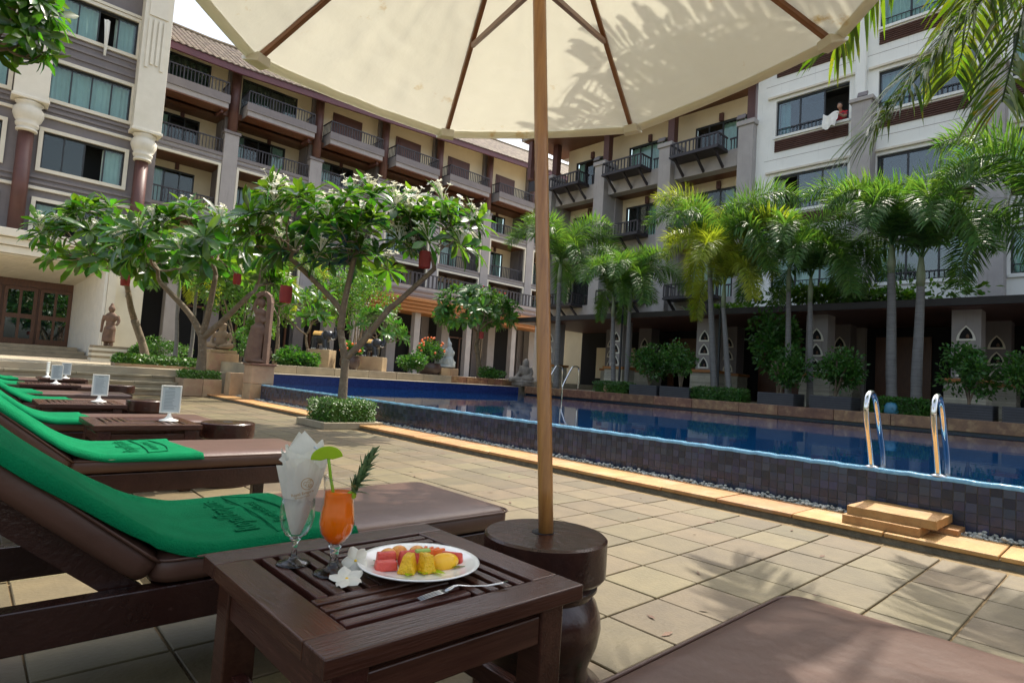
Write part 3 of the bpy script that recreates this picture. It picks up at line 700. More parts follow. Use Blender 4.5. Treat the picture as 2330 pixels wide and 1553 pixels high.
# ------------------------------------------------------------------ right wing, white part (front at x=22)
H1 = thing('hotel_white_wing', (22.5,2,.67), 'white plaster hotel wing with brown louvre panels under wide dark framed windows', 'building')
ye = [-14,-11.6,-9.0,-7.75,-5.15,-3.9,-1.3,-.06,2.64,3.5,6.15,7.05,9.61,10.33]
ww = [(7.05,9.61),(3.5,6.15),(.0,2.64),(-3.6,-.9),(-7.2,-4.5)]
rz = [(4.88,6.26),(7.83,9.2),(10.78,12.15),(13.72,15.1)]
b = MB(); last = 10.34
for (a0, a1) in ww:
    b.box(22.0,22.4,a1,last,.68,15.55); last = a0
    pz = .68
    for (z0, z1) in rz:
        b.box(22.0,22.4,a0,a1,pz,z0); pz = z1
    b.box(22.0,22.4,a0,a1,pz,15.55)
b.box(22.0,22.4,-14,last,.68,15.55); b.build('wall', mt['whitewall'], H1)
sel = {(0,2):([(0,.16)],[2],True),(0,1):([(0,.1),(.78,1)],[0],True),(1,0):([(0,.2),(.8,1)],None,True),(1,1):([(.78,1)],None,True),(1,2):([(0,.35)],None,True)}
for i, (a0, a1) in enumerate(ww):
    for k, (z0, z1) in enumerate(rz):
        cu, op, dk = sel.get((i,k), ([(0,1)],None,False))
        cu = [(1-u1,1-u0) for (u0,u1) in cu]; op = [2-q for q in op] if op else None     # listed from the far jamb
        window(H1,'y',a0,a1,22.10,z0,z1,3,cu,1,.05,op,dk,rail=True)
        bx('lintel', mt['creamw'], H1, 21.9,21.995,a0-.36,a1+.3,z1+.12,z1+.2, bev=.01)
        bx('sill', mt['whitewall'], H1, 21.93,21.995,a0-.05,a1+.05,z0-.12,z0-.03)
        if k > 0:
            lv = MB()
            for q in range(6): lv.obox((21.975,(a0+a1)/2,z0-.60+.072*q),(.05,a1-a0,.05),Matrix.Rotation(.6,3,'Y'))
            lv.box(21.985,21.998,a0,a1,z0-.64,z0-.18)
            lv.build('louvre_panel', mt['brownwood'], H1)
        bx('panel_joint', mt['greylt'], H1, 21.994,21.999,a0-.4,a1+.4,z0-.92,z0-.905)
for y0, y1, zt in ((6.18,6.78,10.98),(2.72,3.30,10.98),(-.82,-.1,10.98)):
    bx('grey_pilaster', mt['greyro'], H1, 21.4,21.99,y0,y1,.68,zt); bx('pilaster_cap', mt['greyro'], H1, 21.33,21.99,y0-.07,y1+.07,zt+.003,zt+.14, bev=.02)
    MB().obox((21.5,(y0+y1)/2,zt+.28),(.06,.3,.2),Matrix.Rotation(.5,3,'Y')).build('floodlight', mt['greywall'], H1)
bx('white_pilaster', mt['whitewall'], H1, 21.8,21.99,6.5,6.82,11.13,15.55)
bx('parapet', mt['whitewall'], H1, 21.8,22.5,-14,10.4,15.56,15.75)

# ------------------------------------------------------------------ arcade along the pool (front at x=17.8)
A1 = thing('poolside_arcade', (19,6,.67), 'dark flat roofed arcade with grey pillars pierced by white arched niches', 'arcade')
bx('roof', mt['darkroof'], A1, 17.0,21.99,-14,18.4,3.40,3.46)
bx('roof_fascia', mt['darkroof'], A1, 16.95,17.0,-14,18.4,3.30,3.48)
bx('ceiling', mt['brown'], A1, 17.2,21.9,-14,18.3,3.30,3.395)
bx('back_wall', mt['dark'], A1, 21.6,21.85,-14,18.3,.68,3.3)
bx('tan_panel', mt['cream'], A1, 21.5,21.59,15.2,17.3,1.2,2.6); bx('tan_panel', mt['sandwall'], A1, 21.5,21.59,12.4,13.2,1.0,2.2)
for yy in (4.4,8.2,12.0): bx('shutter_panel', mt['doorwood'], A1, 21.5,21.59,yy,yy+1.5,.7,3.0)
def arch(wd, ht, n=9):
    p = [(-wd/2*(1-(k/n)**2.1), ht*k/n) for k in range(n+1)]
    return p+[(-x, y) for x, y in reversed(p[:-1])]
def pillar(x, y, wd=.58):
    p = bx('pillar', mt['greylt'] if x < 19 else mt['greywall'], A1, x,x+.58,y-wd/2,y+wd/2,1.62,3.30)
    st = MB(); z = .68; k = 0
    while z < 1.50:
        j = random.uniform(-.012,.012); st.box(x-.10+j,x+.68,y-wd/2-.12+j,y+wd/2+.12,z,z+.062); z += .068; k += 1
    st.build('stacked_stone', mt['stonecl'], p)
    bx('timber_shelf', mt['orangewood'], p, x-.16,x+.74,y-wd/2-.17,y+wd/2+.17,1.52,1.615, bev=.01)
    for zz in (1.66,2.10,2.54):
        A = arch(.38,.37); I = arch(.27,.285); n = len(A)
        fr = MB(); vo = [(x-.035,y+a,zz+b) for a, b in A]; vi = [(x-.035,y+a,zz+.045+b) for a, b in I]
        bo = [(x-.001,p_[1],p_[2]) for p_ in vo]; bi = [(x-.001,p_[1],p_[2]) for p_ in vi]
        fr.add(vo+vi+bo+bi, [(k,(k+1) % n,(k+1) % n+n,k+n) for k in range(n)]+[(k,(k+1) % n,(k+1) % n+2*n,k+2*n) for k in range(n)]+[(k+n,(k+1) % n+n,(k+1) % n+3*n,k+3*n) for k in range(n)])
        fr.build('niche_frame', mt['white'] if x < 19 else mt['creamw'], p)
        MB().add([(x-.004,q[1],q[2]) for q in vi],[tuple(range(n))]).build('niche', mt['dark'], p)
        MB().lathe([(.015,0),(.035,.02),(.032,.07),(.010,.10)],(x-.02,y-.03,zz+.06),8).build('niche_lamp', mt['statue'], p, smooth=True)
for y in (-4.0,-.5,2.95,6.38,9.85,13.42,16.8): pillar(17.8,y)
for y in (-3.6,0,3.0-.3,6.58,10.27,13.87,15.55): pillar(20.3,y*1.0,.6)
# ================================================================== VEGETATION
def leaf(b, base, d, up, L, W, droop=.25, fold=.25, n=4, prof=(.12,.75,1,.8,.05)):
    """one leaf: n segments, V fold, drooping along its length"""
    base, d, up = V(base), V(d).normalized(), V(up)
    side = d.cross(up)
    side = side.normalized() if side.length > 1e-4 else d.orthogonal().normalized()
    nrm = side.cross(d).normalized(); vs = []; p = base.copy(); dd = d.copy()
    for i in range(n+1):
        w_ = W*prof[i]; vs += [p-side*w_+nrm*w_*fold, p.copy(), p+side*w_+nrm*w_*fold]
        dd = (dd+V((0,0,-1))*droop/n).normalized(); p = p+dd*L/n
    fs = []
    for i in range(n):
        a = i*3; fs += [(a,a+1,a+4,a+3),(a+1,a+2,a+5,a+4)]
    b.add(vs, fs)
def rnd_dir(zmin=-1, zmax=1):
    a = random.uniform(0,2*pi); z = random.uniform(zmin,zmax); r = sqrt(max(0,1-z*z)); return V((r*cos(a),r*sin(a),z))
def plum_cluster(nl=11, L=.30, seed=0, mat=None):
    random.seed(seed); b = MB()
    for k in range(nl):
        a = 2*pi*k*.382+random.uniform(-.2,.2); el = radians(random.uniform(-10,65))*(1-.35*k/nl)
        d = V((cos(a)*cos(el),sin(a)*cos(el),sin(el)))
        leaf(b, d*.025, d, V((0,0,1)), L*random.uniform(.75,1.15), L*.155, random.uniform(.25,.8), .3, 4, (.15,.55,.95,1,.12))
    return b.mesh('leaf_cluster', mat or mt['leaf'], smooth=True)
def flower_cluster(n=11, seed=0):
    random.seed(seed); b = MB()
    for k in range(n):
        c = V((random.gauss(0,.07),random.gauss(0,.07),.05+random.uniform(0,.13))); ax = (c*2+V((0,0,.15))).normalized()
        x = ax.orthogonal().normalized(); y = ax.cross(x); b.tube([V((0,0,-.05)),c*.5,c],[.006,.004,.003],4)
        for q in range(5):
            a = q*1.2566+k; d = (x*cos(a)+y*sin(a)+ax*.35).normalized(); t = (-x*sin(a)+y*cos(a))
            b.add([c, c+d*.022+t*.014, c+d*.042+t*.006, c+d*.042-t*.008, c+d*.022-t*.012], [(0,1,2,3,4)])
    return b.mesh('flower_cluster', mt['petal'])
PC = [plum_cluster(12,.31,s) for s in (1,2,3,4)]
PD = [plum_cluster(12,.26,s,mt['leafd']) for s in (11,12,13)]
FC = [flower_cluster(11,s) for s in (5,6,7)]
def dome_tips(n, c, r, seed, low=-.35):
    random.seed(seed); out = []
    while len(out) < n:
        d = rnd_dir(low,1); k = random.uniform(.45,1)**.5
        out.append(V((c[0]+d.x*r[0]*k, c[1]+d.y*r[1]*k, c[2]+d.z*r[2]*k)))
    return out
def grow(b, p, tips, r, depth=0, bend=.25):
    p = V(p)
    if len(tips) == 1:
        t = tips[0]; m = (p+t)/2+V((random.uniform(-.05,.05),random.uniform(-.05,.05),-bend*.25*(t-p).length))
        b.tube(spline([p,m,t],4), [r*(1-.45*i/8) for i in range(9)], 6); return
    c = sum(tips, V())/len(tips); f = .42 if depth else .38
    q = p+(c-p)*f+V((random.uniform(-.06,.06),random.uniform(-.06,.06),-.04))*(1 if depth < 4 else .5)
    b.tube(spline([p,(p+q)/2+V((random.uniform(-.04,.04),random.uniform(-.04,.04),-.03)),q],3), [r*(1-.2*i/6) for i in range(7)], 8)
    b.ell(q,(r*.86,)*3,None,8,5)
    k = 3 if len(tips) >= 9 and random.random() < .55 else 2
    cs = random.sample(tips, k)
    for it in range(5):
        g = [[] for _ in range(k)]
        for t in tips: g[min(range(k), key=lambda i: (t-cs[i]).length)].append(t)
        cs = [sum(x, V())/len(x) if x else cs[i] for i, x in enumerate(g)]
    for x in g:
        if x: grow(b, q, x, r*.8*max(.55,min(1,(len(x)/len(tips))**.4*1.15)), depth+1)
def plumeria(name, label, base, trunk, c, r, ntip, rad, seed, nfl=.35, clusters=None, low=-.35, extra=None, group=None, csc=1.0, lobes=None):
    t = thing(name, base, label, 'tree', group); random.seed(seed)
    b = MB(); pts = [V(base)]+[V(p) for p in trunk]
    n = len(spline(pts,5)); b.tube(spline(pts,5), [rad*(1.25-.35*min(1,i/(n*.5))) for i in range(n)], 12)
    tips = [tp for (n_, c_, r_) in lobes for tp in dome_tips(n_, c_, r_, seed+n_, low)] if lobes else dome_tips(ntip, c, r, seed, low); random.seed(seed+1)
    if extra:                                       # several limbs leaving the trunk
        gr = [[] for _ in extra]
        ctr = [V(e[-1]) for e in extra]
        for tp in tips: gr[min(range(len(extra)), key=lambda i: (tp-ctr[i]).length)].append(tp)
        for e, g in zip(extra, gr):
            sp = spline([V(q) for q in e],5); b.tube(sp, [rad*(.82-.3*i/len(sp)) for i in range(len(sp))], 10)
            b.ell(sp[-1],(rad*.55,)*3,None,8,5)
            if g: grow(b, sp[-1], g, rad*.50)
    else: grow(b, pts[-1], tips, rad*.8)
    tr = b.build('trunk', mt['bark'], t, smooth=True)
    o0 = V(base)
    for i, tp in enumerate(tips):
        m = random.choice(clusters or PC); dv = (tp-V(c)); dv = V((dv.x/r[0],dv.y/r[1],dv.z/r[2]+.5)).normalized()
        q = dv.to_track_quat('Z','Y').to_euler(); 
        o = inst('leaf_cluster', m, tp-o0, q, random.uniform(.85,1.2)*csc, t); o.rotation_euler.rotate_axis('Z', random.uniform(0,6.3))
        if random.random() < nfl and dv.z > -.25: inst('flower_cluster', random.choice(FC), tp-o0+V((0,0,.09)), (random.uniform(-.4,.4),random.uniform(-.4,.4),random.uniform(0,6)), random.uniform(1.0,1.45), t)
    return t

# main frangipani in its hedged planter
plumeria('frangipani_tree', 'forked frangipani with white blossoms rising from the clipped hedge planter by the kerb', (4.4,8.50,.12),
         [(4.42,8.53,.7),(4.43,8.55,1.05)], (4.55,8.35,2.75), (1.95,1.95,1.2), 84, .070, 21, .6, low=-.45, csc=1.08, lobes=[(36,(3.80,8.95,2.95),(1.1,1.1,.70)),(24,(5.30,7.55,3.02),(.78,.78,.60)),(15,(4.6,8.2,3.25),(.75,.75,.45)),(8,(4.4,8.5,2.55),(.7,.7,.35)),(7,(3.3,9.4,2.75),(.5,.5,.4))],
         extra=[[(4.43,8.55,1.0),(4.34,8.62,1.5),(4.30,8.66,1.85),(3.7,9.05,2.5)],[(4.34,8.62,1.5),(4.36,8.6,1.95),(4.42,8.5,2.7)],[(4.43,8.55,1.05),(4.62,8.38,1.35),(4.86,8.12,1.85),(4.98,7.99,2.02),(5.35,7.65,2.55)]])
pl = thing('hedge_planter', (4.45,8.55,0), 'low square stone planter with clipped box hedge around the forked frangipani', 'planter')
for a in (((3.93,4.90),(8.07,8.15)),((3.93,4.90),(8.95,9.03)),((3.93,4.01),(8.155,8.945)),((4.82,4.90),(8.155,8.945))):
    bx('planter_edge', mt['step'], pl, a[0][0],a[0][1],a[1][0],a[1][1],0,.10, bev=.008)
bx('soil', mt['earth'], pl, 4.012,4.818,8.152,8.948,0,.07)
def hedge_box(name, par, x0, x1, y0, y1, z0, z1, n, ls=.022, mat=None, seed=3):
    random.seed(seed); b = MB(); b.box(x0+.05,x1-.05,y0+.05,y1-.05,z0,z1-.05)
    fa = [((x1-x0)*(y1-y0),'t'),((x1-x0)*(z1-z0),'f'),((x1-x0)*(z1-z0),'b'),((y1-y0)*(z1-z0),'l'),((y1-y0)*(z1-z0),'r')]; tot = sum(f[0] for f in fa)
    for k in range(n):
        u = random.random()*tot
        for ar, nm in fa:
            if u < ar: break
            u -= ar
        X, Y, Z = random.uniform(x0,x1), random.uniform(y0,y1), random.uniform(z0,z1); j = random.gauss(0,.02)
        nr = {'t':(0,0,1),'f':(0,-1,0),'b':(0,1,0),'l':(-1,0,0),'r':(1,0,0)}[nm]
        if nm == 't': Z = z1+j-.01
        if nm == 'f': Y = y0+j
        if nm == 'b': Y = y1+j
        if nm == 'l': X = x0+j
        if nm == 'r': X = x1+j
        d = (V(nr)*.7+rnd_dir(-.6,1)).normalized(); s = d.orthogonal().normalized(); l = ls*random.uniform(.7,1.5)
        p = V((X,Y,Z)); b.add([p,p+d*l*.5+s*l*.4,p+d*l,p+d*l*.5-s*l*.4],[(0,1,2,3)])
    return b.build(name, mat or mt['hedge'], par)
hedge_box('hedge', pl, 4.06,4.80,8.18,8.92,.07,.40,5200,.028)

# second and third frangipani at the stair
sp_ = thing('stair_planter', (4.35,16,0), 'sandstone block planter with a flat hedge at the foot of the stairs', 'planter')
for k in range(2): bx('stone_block', mt['sandwall'], sp_, 3.955+.43*k,3.95+.43*(k+1),15.55,16.40,.0,.42, bev=.01)
hedge_box('hedge', sp_, 4.0,4.76,15.6,16.36,.42,.58,1500,.045,seed=8)
plumeria('frangipani_tree', 'spreading frangipani growing from the sandstone planter beside the stairs', (4.4,15.95,.42),
         [(4.42,15.98,1.0),(4.38,16.0,1.5)], (4.35,16.0,3.35), (2.1,2.1,1.3), 66, .105, 31, .55, low=-.3, csc=1.5,
         extra=[[(4.38,16,1.45),(4.1,16.2,2.0),(3.5,16.6,2.7)],[(4.38,16,1.5),(4.45,15.9,2.1),(4.5,15.8,3.0)],[(4.38,16,1.4),(4.75,15.7,1.9),(5.2,15.3,2.6)]])
plumeria('frangipani_tree', 'leaning frangipani on the left terrace reaching towards the entrance doorway', (4.0,19.6,.58),
         [(3.85,19.7,1.2),(3.6,19.8,1.9)], (2.95,19.4,3.55), (2.0,2.0,1.35), 56, .11, 41, .55, low=-.3, csc=1.6)
gb = thing('ground_hedge', (3.9,19,.58), 'low bright hedge bed in a stone edging on the left terrace', 'hedge')
bx('bed_edge', mt['sandwall'], gb, 3.0,5.0,18.3,18.9,.58,.66); hedge_box('hedge', gb, 3.05,4.95,18.35,18.85,.66,.86,1300,.07,seed=9)

# leafy blobs (shrubs): leaves spread through an ellipsoid, one stem
def shrub(name, label, c, r, n, ls, mat, group=None, stem=True, cat='shrub', seed=1, flowers=None, z0=None, sprig=0):
    random.seed(seed); z0 = c[2]-r[2] if z0 is None else z0
    t = thing(name, (c[0],c[1],z0), label, cat, group); b = MB()
    lob = [(V(rnd_dir(-.6,1))*random.uniform(.35,.75), random.uniform(.3,.55)) for _ in range(9)]
    for k in range(n):
        lc, lr = random.choice(lob); d = rnd_dir(); q = lc+d*lr*random.uniform(.55,1.05)
        if sprig and random.random() < sprig: q *= random.uniform(1,1.25)
        p = V((c[0]+q.x*r[0], c[1]+q.y*r[1], max(z0+.03, c[2]+q.z*r[2])))
        dd = (d+rnd_dir()*.8+V((0,0,.2))).normalized(); s = dd.orthogonal().normalized(); s = (s*cos(k)+dd.cross(s)*sin(k)); l = ls*random.uniform(.6,1.4)
        b.add([p,p+dd*l*.45+s*l*.26,p+dd*l-V((0,0,l*.15)),p+dd*l*.45-s*l*.26],[(0,1,2),(0,2,3)])
    b.build('foliage', mat, t)
    if stem:
        sb = MB()
        for k in range(5):
            e = V(c)+V((random.uniform(-.5,.5)*r[0],random.uniform(-.5,.5)*r[1],random.uniform(-.1,.5)*r[2])); s0 = V((c[0]+random.uniform(-.06,.06),c[1],z0)); sb.tube(spline([s0,s0.lerp(e,.5)+V((0,0,.1*r[2])),e],3), .02+.01*(r[2] > 1), 6)
        sb.build('stems', mt['bark'], t)
    if flowers:
        fb = MB()
        for k in range(flowers[1]):
            d = rnd_dir(-.2,1); p = V((c[0]+d.x*r[0],c[1]+d.y*r[1],c[2]+d.z*r[2])); fb.ell(p,(.05,.05,.04),None,5,3)
        fb.build('blossoms', flowers[0], t)
    return t
# planter boxes with shrubs beyond the pool
pboxes = [(9.62,10.55),(8.56,9.50),(5.78,6.65),(4.52,5.40),(2.02,2.86),(.95,1.86)]
dsc = ['beside the round stone ball','next to the pillar with three white niches','behind the pool between slender palms','left of the small blue lamp','right of the blue lamp','last in the row']
for k, (y0, y1) in enumerate(pboxes):
    pbx = thing('planter_box', (15,(y0+y1)/2,.672), 'dark grey slatted planter box '+dsc[k], 'planter', 'slatted planter boxes beyond the pool')
    bx('box_core', mt['dark'], pbx, 14.77,15.43,y0+.01,y1-.01,.675,.98)
    for q in range(6):
        z = .68+.052*q
        MB().box(14.75,14.77,y0,y1,z,z+.045).box(15.43,15.45,y0,y1,z,z+.045).box(14.771,15.429,y0-.012,y0+.009,z,z+.045).box(14.771,15.429,y1-.009,y1+.012,z,z+.045).build('slat', mt['planter'], pbx)
    shrub('shrub', 'loose green shrub in the planter box '+dsc[k], (15.1,(y0+y1)/2,1.58), (.50,.60,.60), 2600, .085, mt['leafd'], 'shrubs in the planter boxes', seed=50+k, z0=.985, sprig=.25)
for k, (y0, y1, lb) in enumerate(((7.1,8.45,'long clipped hedge at the foot of two palm trunks between planter boxes'),(3.15,4.15,'clipped hedge behind the small blue lamp'),(10.7,11.9,'short clipped hedge beside the round stone ball'))):
    h = thing('clipped_hedge', (15,(y0+y1)/2,.672), lb, 'hedge'); hedge_box('hedge', h, 14.72,15.25,y0,y1,.675,1.0,2300,.05,mt['leafd'],seed=70+k)
tag(MB().ell((14.85,11.45,.80),(.13,.13,.13),None,16,10).build('stone_ball', mt['sandwall'], None, smooth=True), 'round reddish stone ball on the far coping by the clipped hedge', 'stone ball')
bl = thing('blue_lamp', (14.75,3.72,.69), 'small blue domed garden lamp on the far pool coping', 'lamp')
MB().lathe([(.12,.692),(.14,.72),(.13,.86),(.09,.92),(.0,.935)],(14.75,3.72,0),16,False).build('lamp_dome', mt['bluep'], bl, smooth=True)

# palms
def frond_mesh(L, droop, nl, ll, plum, seed, mat, width=.017, up=.55):
    random.seed(seed); b = MB(); pts = []; p = V((0,0,0)); d = V((cos(up),0,sin(up)))
    n = 22
    for i in range(n+1):
        pts.append((p.copy(), d.copy())); d = (d+V((0,0,-1))*droop/n*(.5+1.2*i/n)).normalized(); p = p+d*L/n
    b.tube([q[0] for q in pts], [.020*(1-.85*i/n)+.002 for i in range(n+1)], 5)
    for k in range(nl):
        t = .10+.90*(k/nl); i = min(n-1,int(t*n)); f = t*n-i; pp = pts[i][0].lerp(pts[i+1][0],f); dd = pts[i][1]
        side = V((0,1,0)); nrm = side.cross(dd).normalized()*-1
        l = ll*(.55+.9*sin(pi*min(1,t*.9+.08)))*random.uniform(.85,1.12)
        for sgn in (-1,1):
            for e in (plum if plum else (.25,)):
                a = e+random.uniform(-.25,.25)
                dr = (dd*random.uniform(.45,.75)+side*sgn*cos(a)+nrm*sin(a)).normalized()
                tip = (dr+V((0,0,-.45))).normalized(); w_ = width
                sd = dr.cross(nrm if abs(dr.dot(nrm)) < .9 else side).normalized()
                m = pp+dr*l*.5; e2 = m+tip*l*.5
                b.add([pp-sd*w_*.4,pp+sd*w_*.4,m+sd*w_,m-sd*w_,e2],[(0,1,2,3),(3,2,4)])
    return b.mesh('frond', mat)
FR = {}
for key, m in (('g','frond'),('y','frondy')):
    FR[key] = [frond_mesh(2.85,dr,62,.44,(-.75,.15,.9),s,mt[m],.0150,up) for s, dr, up in ((1,3.0,1.05),(2,3.6,1.15),(3,2.4,1.25),(4,3.8,.85))]
def palm(label, base, top, rad, seed, nf=8, key='g', sc=1.0, group='slender palms beyond the pool', shaft=.7, name='palm_tree'):
    random.seed(seed); base, top = V(base), V(top); rad *= .64; nf = min(nf,8); top = top-V((0,0,.42))
    t = thing(name, base, label, 'tree', group); d = (top-base)
    sp = spline([base, base+d*.33+V((.03,.02,0)), base+d*.7, top],6); n = len(sp)
    b = MB().tube(sp, [rad*(1.25-.25*min(1,i/4) if i < 5 else 1.05-.35*(i-5)/(n-5)) for i in range(n)], 12); b.build('trunk', mt['ptrunk'], t, smooth=True)
    MB().tube([top-V((0,0,.03)), top+V((0,0,shaft*.35)), top+V((0,0,shaft))],[rad*.74,rad*.88,rad*.4],10).build('crown_shaft', mt['shaft'], t, smooth=True)
    for k in range(nf):
        a = 2*pi*k*.382+random.uniform(-.25,.25); m = FR[key][k % 4] if key != 'm' else FR['gy'[k % 3 == 0]][k % 4]
        o = inst('frond', m, top+V((0,0,shaft*.85))-base, (0, -.25*(k/nf)+random.uniform(-.12,.12)+(-.35 if k < 2 else 0), a), sc*random.uniform(.85,1.12), t)
    return t
palm('tall green palm leaning beside the steel ladder rails', (15.6,14.3,.672),(15.5,14.35,4.9),.15,1,11,'g',1.12)
palm('shorter green palm right beside the lamp post, first of a pair', (15.7,11.85,.672),(15.6,11.95,3.6),.12,2,9,'g',.85)
palm('shorter green palm of the lamp post pair, nearer the planter boxes', (15.7,11.35,.672),(15.6,11.30,3.75),.12,3,9,'g',.85)
palm('tall yellow green palm above the long clipped hedge', (15.6,8.25,.672),(15.5,8.5,4.6),.14,4,11,'m',1.1)
palm('bright yellow palm with drooping arched fronds over the long hedge', (15.5,7.75,.672),(15.4,8.0,3.7),.12,5,9,'y',.95)
palm('dark green palm behind the middle planter boxes, taller of its pair', (15.9,6.35,.672),(15.8,6.4,4.1),.12,6,10,'g',.95)
palm('dark green palm behind the middle planter boxes, shorter of its pair', (15.9,5.80,.672),(15.8,5.85,3.8),.12,7,10,'g',.95)
palm('stout grey trunked palm behind the blue lamp, taller of the close pair', (15.6,3.92,.672),(15.6,4.0,4.35),.165,8,11,'g',1.05)
palm('stout grey trunked palm behind the blue lamp, shorter of the close pair', (15.6,3.46,.672),(15.6,3.42,4.0),.165,9,11,'g',1.05)
palm('green palm beyond the last planter box, its trunk outside the frame', (15.5,1.15,.672),(15.4,1.2,4.4),.15,10,11,'g',1.1)
palm('thin palm before the restaurant, next to the standing robed statue', (6.1,25.5,.87),(6.0,25.5,3.6),.11,11,9,'m',1.0,'thin palms before the restaurant')
palm('thin palm before the restaurant, taller one beside the entrance block', (6.7,25.8,.87),(6.7,25.8,4.0),.11,12,9,'m',1.0,'thin palms before the restaurant')
palm('thin palm behind the seated stone figure', (8.6,23.0,.87),(8.6,23.0,3.7),.11,13,9,'m',1.0,'thin palms before the restaurant')
# near palm, its crown overhanging the upper right corner
def frond_along(path, nl, ll, seed, mat, width=.0105, hang=1.5, t0=.12):
    """frond whose rachis follows the given points"""
    random.seed(seed); sp = spline(path, 8); n = len(sp)-1; b = MB(); b.tube(sp, [.017*(1-.85*i/n)+.002 for i in range(n+1)], 6)
    for k in range(nl):
        t = t0+(1-t0)*k/nl; i = min(n-1,int(t*n)); pp = sp[i].lerp(sp[i+1],t*n-i); dd = (sp[i+1]-sp[i]).normalized()
        side = dd.cross(V((0,0,1))).normalized(); nrm = side.cross(dd).normalized(); l = ll*(.6+.55*sin(pi*min(1,t*.85+.1)))*random.uniform(.8,1.15)
        for sgn in (-1,1):
            a = random.uniform(-.2,.5); dr = (dd*random.uniform(.7,1.0)+side*sgn*cos(a)*.85+nrm*sin(a)).normalized(); sd_ = (dr.cross(nrm)+nrm*random.uniform(-.35,.35)).normalized()
            p = pp.copy(); vs = []
            for q, w_ in enumerate((.35,.9,1,.7,.05)):
                vs += [p-sd_*width*w_, p+sd_*width*w_]; p = p+dr*l/4; dr = (dr+V((0,0,-1))*hang/4*(.5+q*.4)).normalized()
            b.add(vs, [(2*q,2*q+1,2*q+3,2*q+2) for q in range(4)])
    return b.mesh('frond', mat)
random.seed(5)
nb = V((4.85,-.75,0)); np_top = V((4.70,.18,4.25))
npalm = thing('palm_tree', nb, 'palm rooted in the pebble strip out of frame, its long frond hanging into the corner', 'tree')
MB().tube(spline([nb,nb+V((0,.12,1.5)),nb+V((-.06,.5,3.0)),np_top],6),.10,12).build('trunk', mt['ptrunk'], npalm, smooth=True)
def nf(seed, *pts, nl=84, ll=.50, wd=.0105, t0=.12): inst('frond', frond_along([p-nb for p in [np_top]+[V(q) for q in pts]], nl, ll, seed, mt['frondn'], wd, t0=t0), (0,0,0), (0,0,0), 1, npalm)
nf(1,(4.52,.42,4.0),(4.36,.64,3.45),(4.15,.88,3.00),(3.93,1.12,2.55),nl=120,ll=.50)
nf(2,(4.62,.40,3.95),(4.55,.50,3.3),(4.44,.58,2.75),nl=70,ll=.46)
for k, (az, up, L) in enumerate(((160,.35,2.1),(182,.55,2.2),(205,.3,2.1),(228,.5,2.1),(255,.3,2),(285,.5,2),(320,.3,2),(355,.5,2),(30,.3,2),(65,.5,1.9),(172,.05,1.9),(193,.15,2.0),(116,.35,2.6),(125,.15,2.7),(133,.35,2.5),(109,.5,2.5))):
    d = V((cos(radians(az)),sin(radians(az)),0))
    nf(10+k, np_top+d*L*.33+V((0,0,L*.33*up)), np_top+d*L*.68+V((0,0,L*.40*up)), np_top+d*L+V((0,0,L*(.30*up-.25))), nl=56 if az < 148 else 34, ll=.52 if az < 148 else .42, wd=.017 if az < 148 else .011, t0=.36)

# corner foliage: frangipani branch upper left and lower right of the palm
plumeria('frangipani_tree', 'frangipani out of frame whose leafy branch hangs into the upper left corner', (-1.5,8.4,0), [(-1.4,8.4,1.8),(-1.0,8.4,3.2)], (.10,8.35,4.52), (.42,.5,.50), 34, .08, 77, .0, PC, low=-.9, csc=.85)

# terrace trees and bushes
plumeria('round_frangipani', 'dense round dark green frangipani at the far corner of the pool', (15.3,18.2,.87), [(15.2,18.2,1.5),(15.1,18.3,2.2)], (14.9,18.3,3.5), (1.75,1.75,1.0), 95, .10, 61, .02, PD, low=-.6, csc=1.35)
plumeria('small_frangipani', 'thin bare stemmed frangipani behind the tall carved figure', (7.0,18.0,.87), [(7.05,18.0,1.5),(7.0,18,2.0)], (7.0,18.0,2.9), (.9,.9,.7), 14, .06, 62, .1, PC, csc=1.25)
plumeria('small_frangipani', 'young frangipani with few leaf tufts between the two elephants', (8.9,20.0,.87), [(8.9,20,1.5)], (8.9,20,2.7), (1.1,1.1,.9), 20, .06, 63, .05, PC, csc=1.2)
plumeria('small_frangipani', 'young frangipani right of the second elephant', (11.2,19.2,.87), [(11.2,19.2,1.4)], (11.2,19.2,2.4), (1.0,1.0,.8), 22, .05, 64, 0, PD, csc=1.2)
tr = shrub('round_tree', 'rounded bright green small leaved tree on the restaurant terrace', (11.4,21.5,3.6), (1.9,1.9,1.5), 5200, .12, mt['hedge'], None, True, 'tree', 81, None, .87)
shrub('round_tree', 'airy light green tree behind the stair frangipani', (8.0,24.0,3.4), (2.0,2.0,1.6), 4200, .13, mt['hedge'], None, True, 'tree', 82, None, .87)
shrub('flowering_tree', 'small red flowered tree high behind the main frangipani', (14.6,27,5.4), (1.3,1.3,1.1), 2600, .15, mt['hedge'], None, True, 'tree', 83, (mt['redcloth'],22), .87)
shrub('flowering_tree', 'thin red flowered tree above the round dark frangipani', (20.5,24.5,5.0), (1.6,1.6,.8), 700, .20, mt['hedge'], None, True, 'tree', 84, (mt['redcloth'],16), .87)
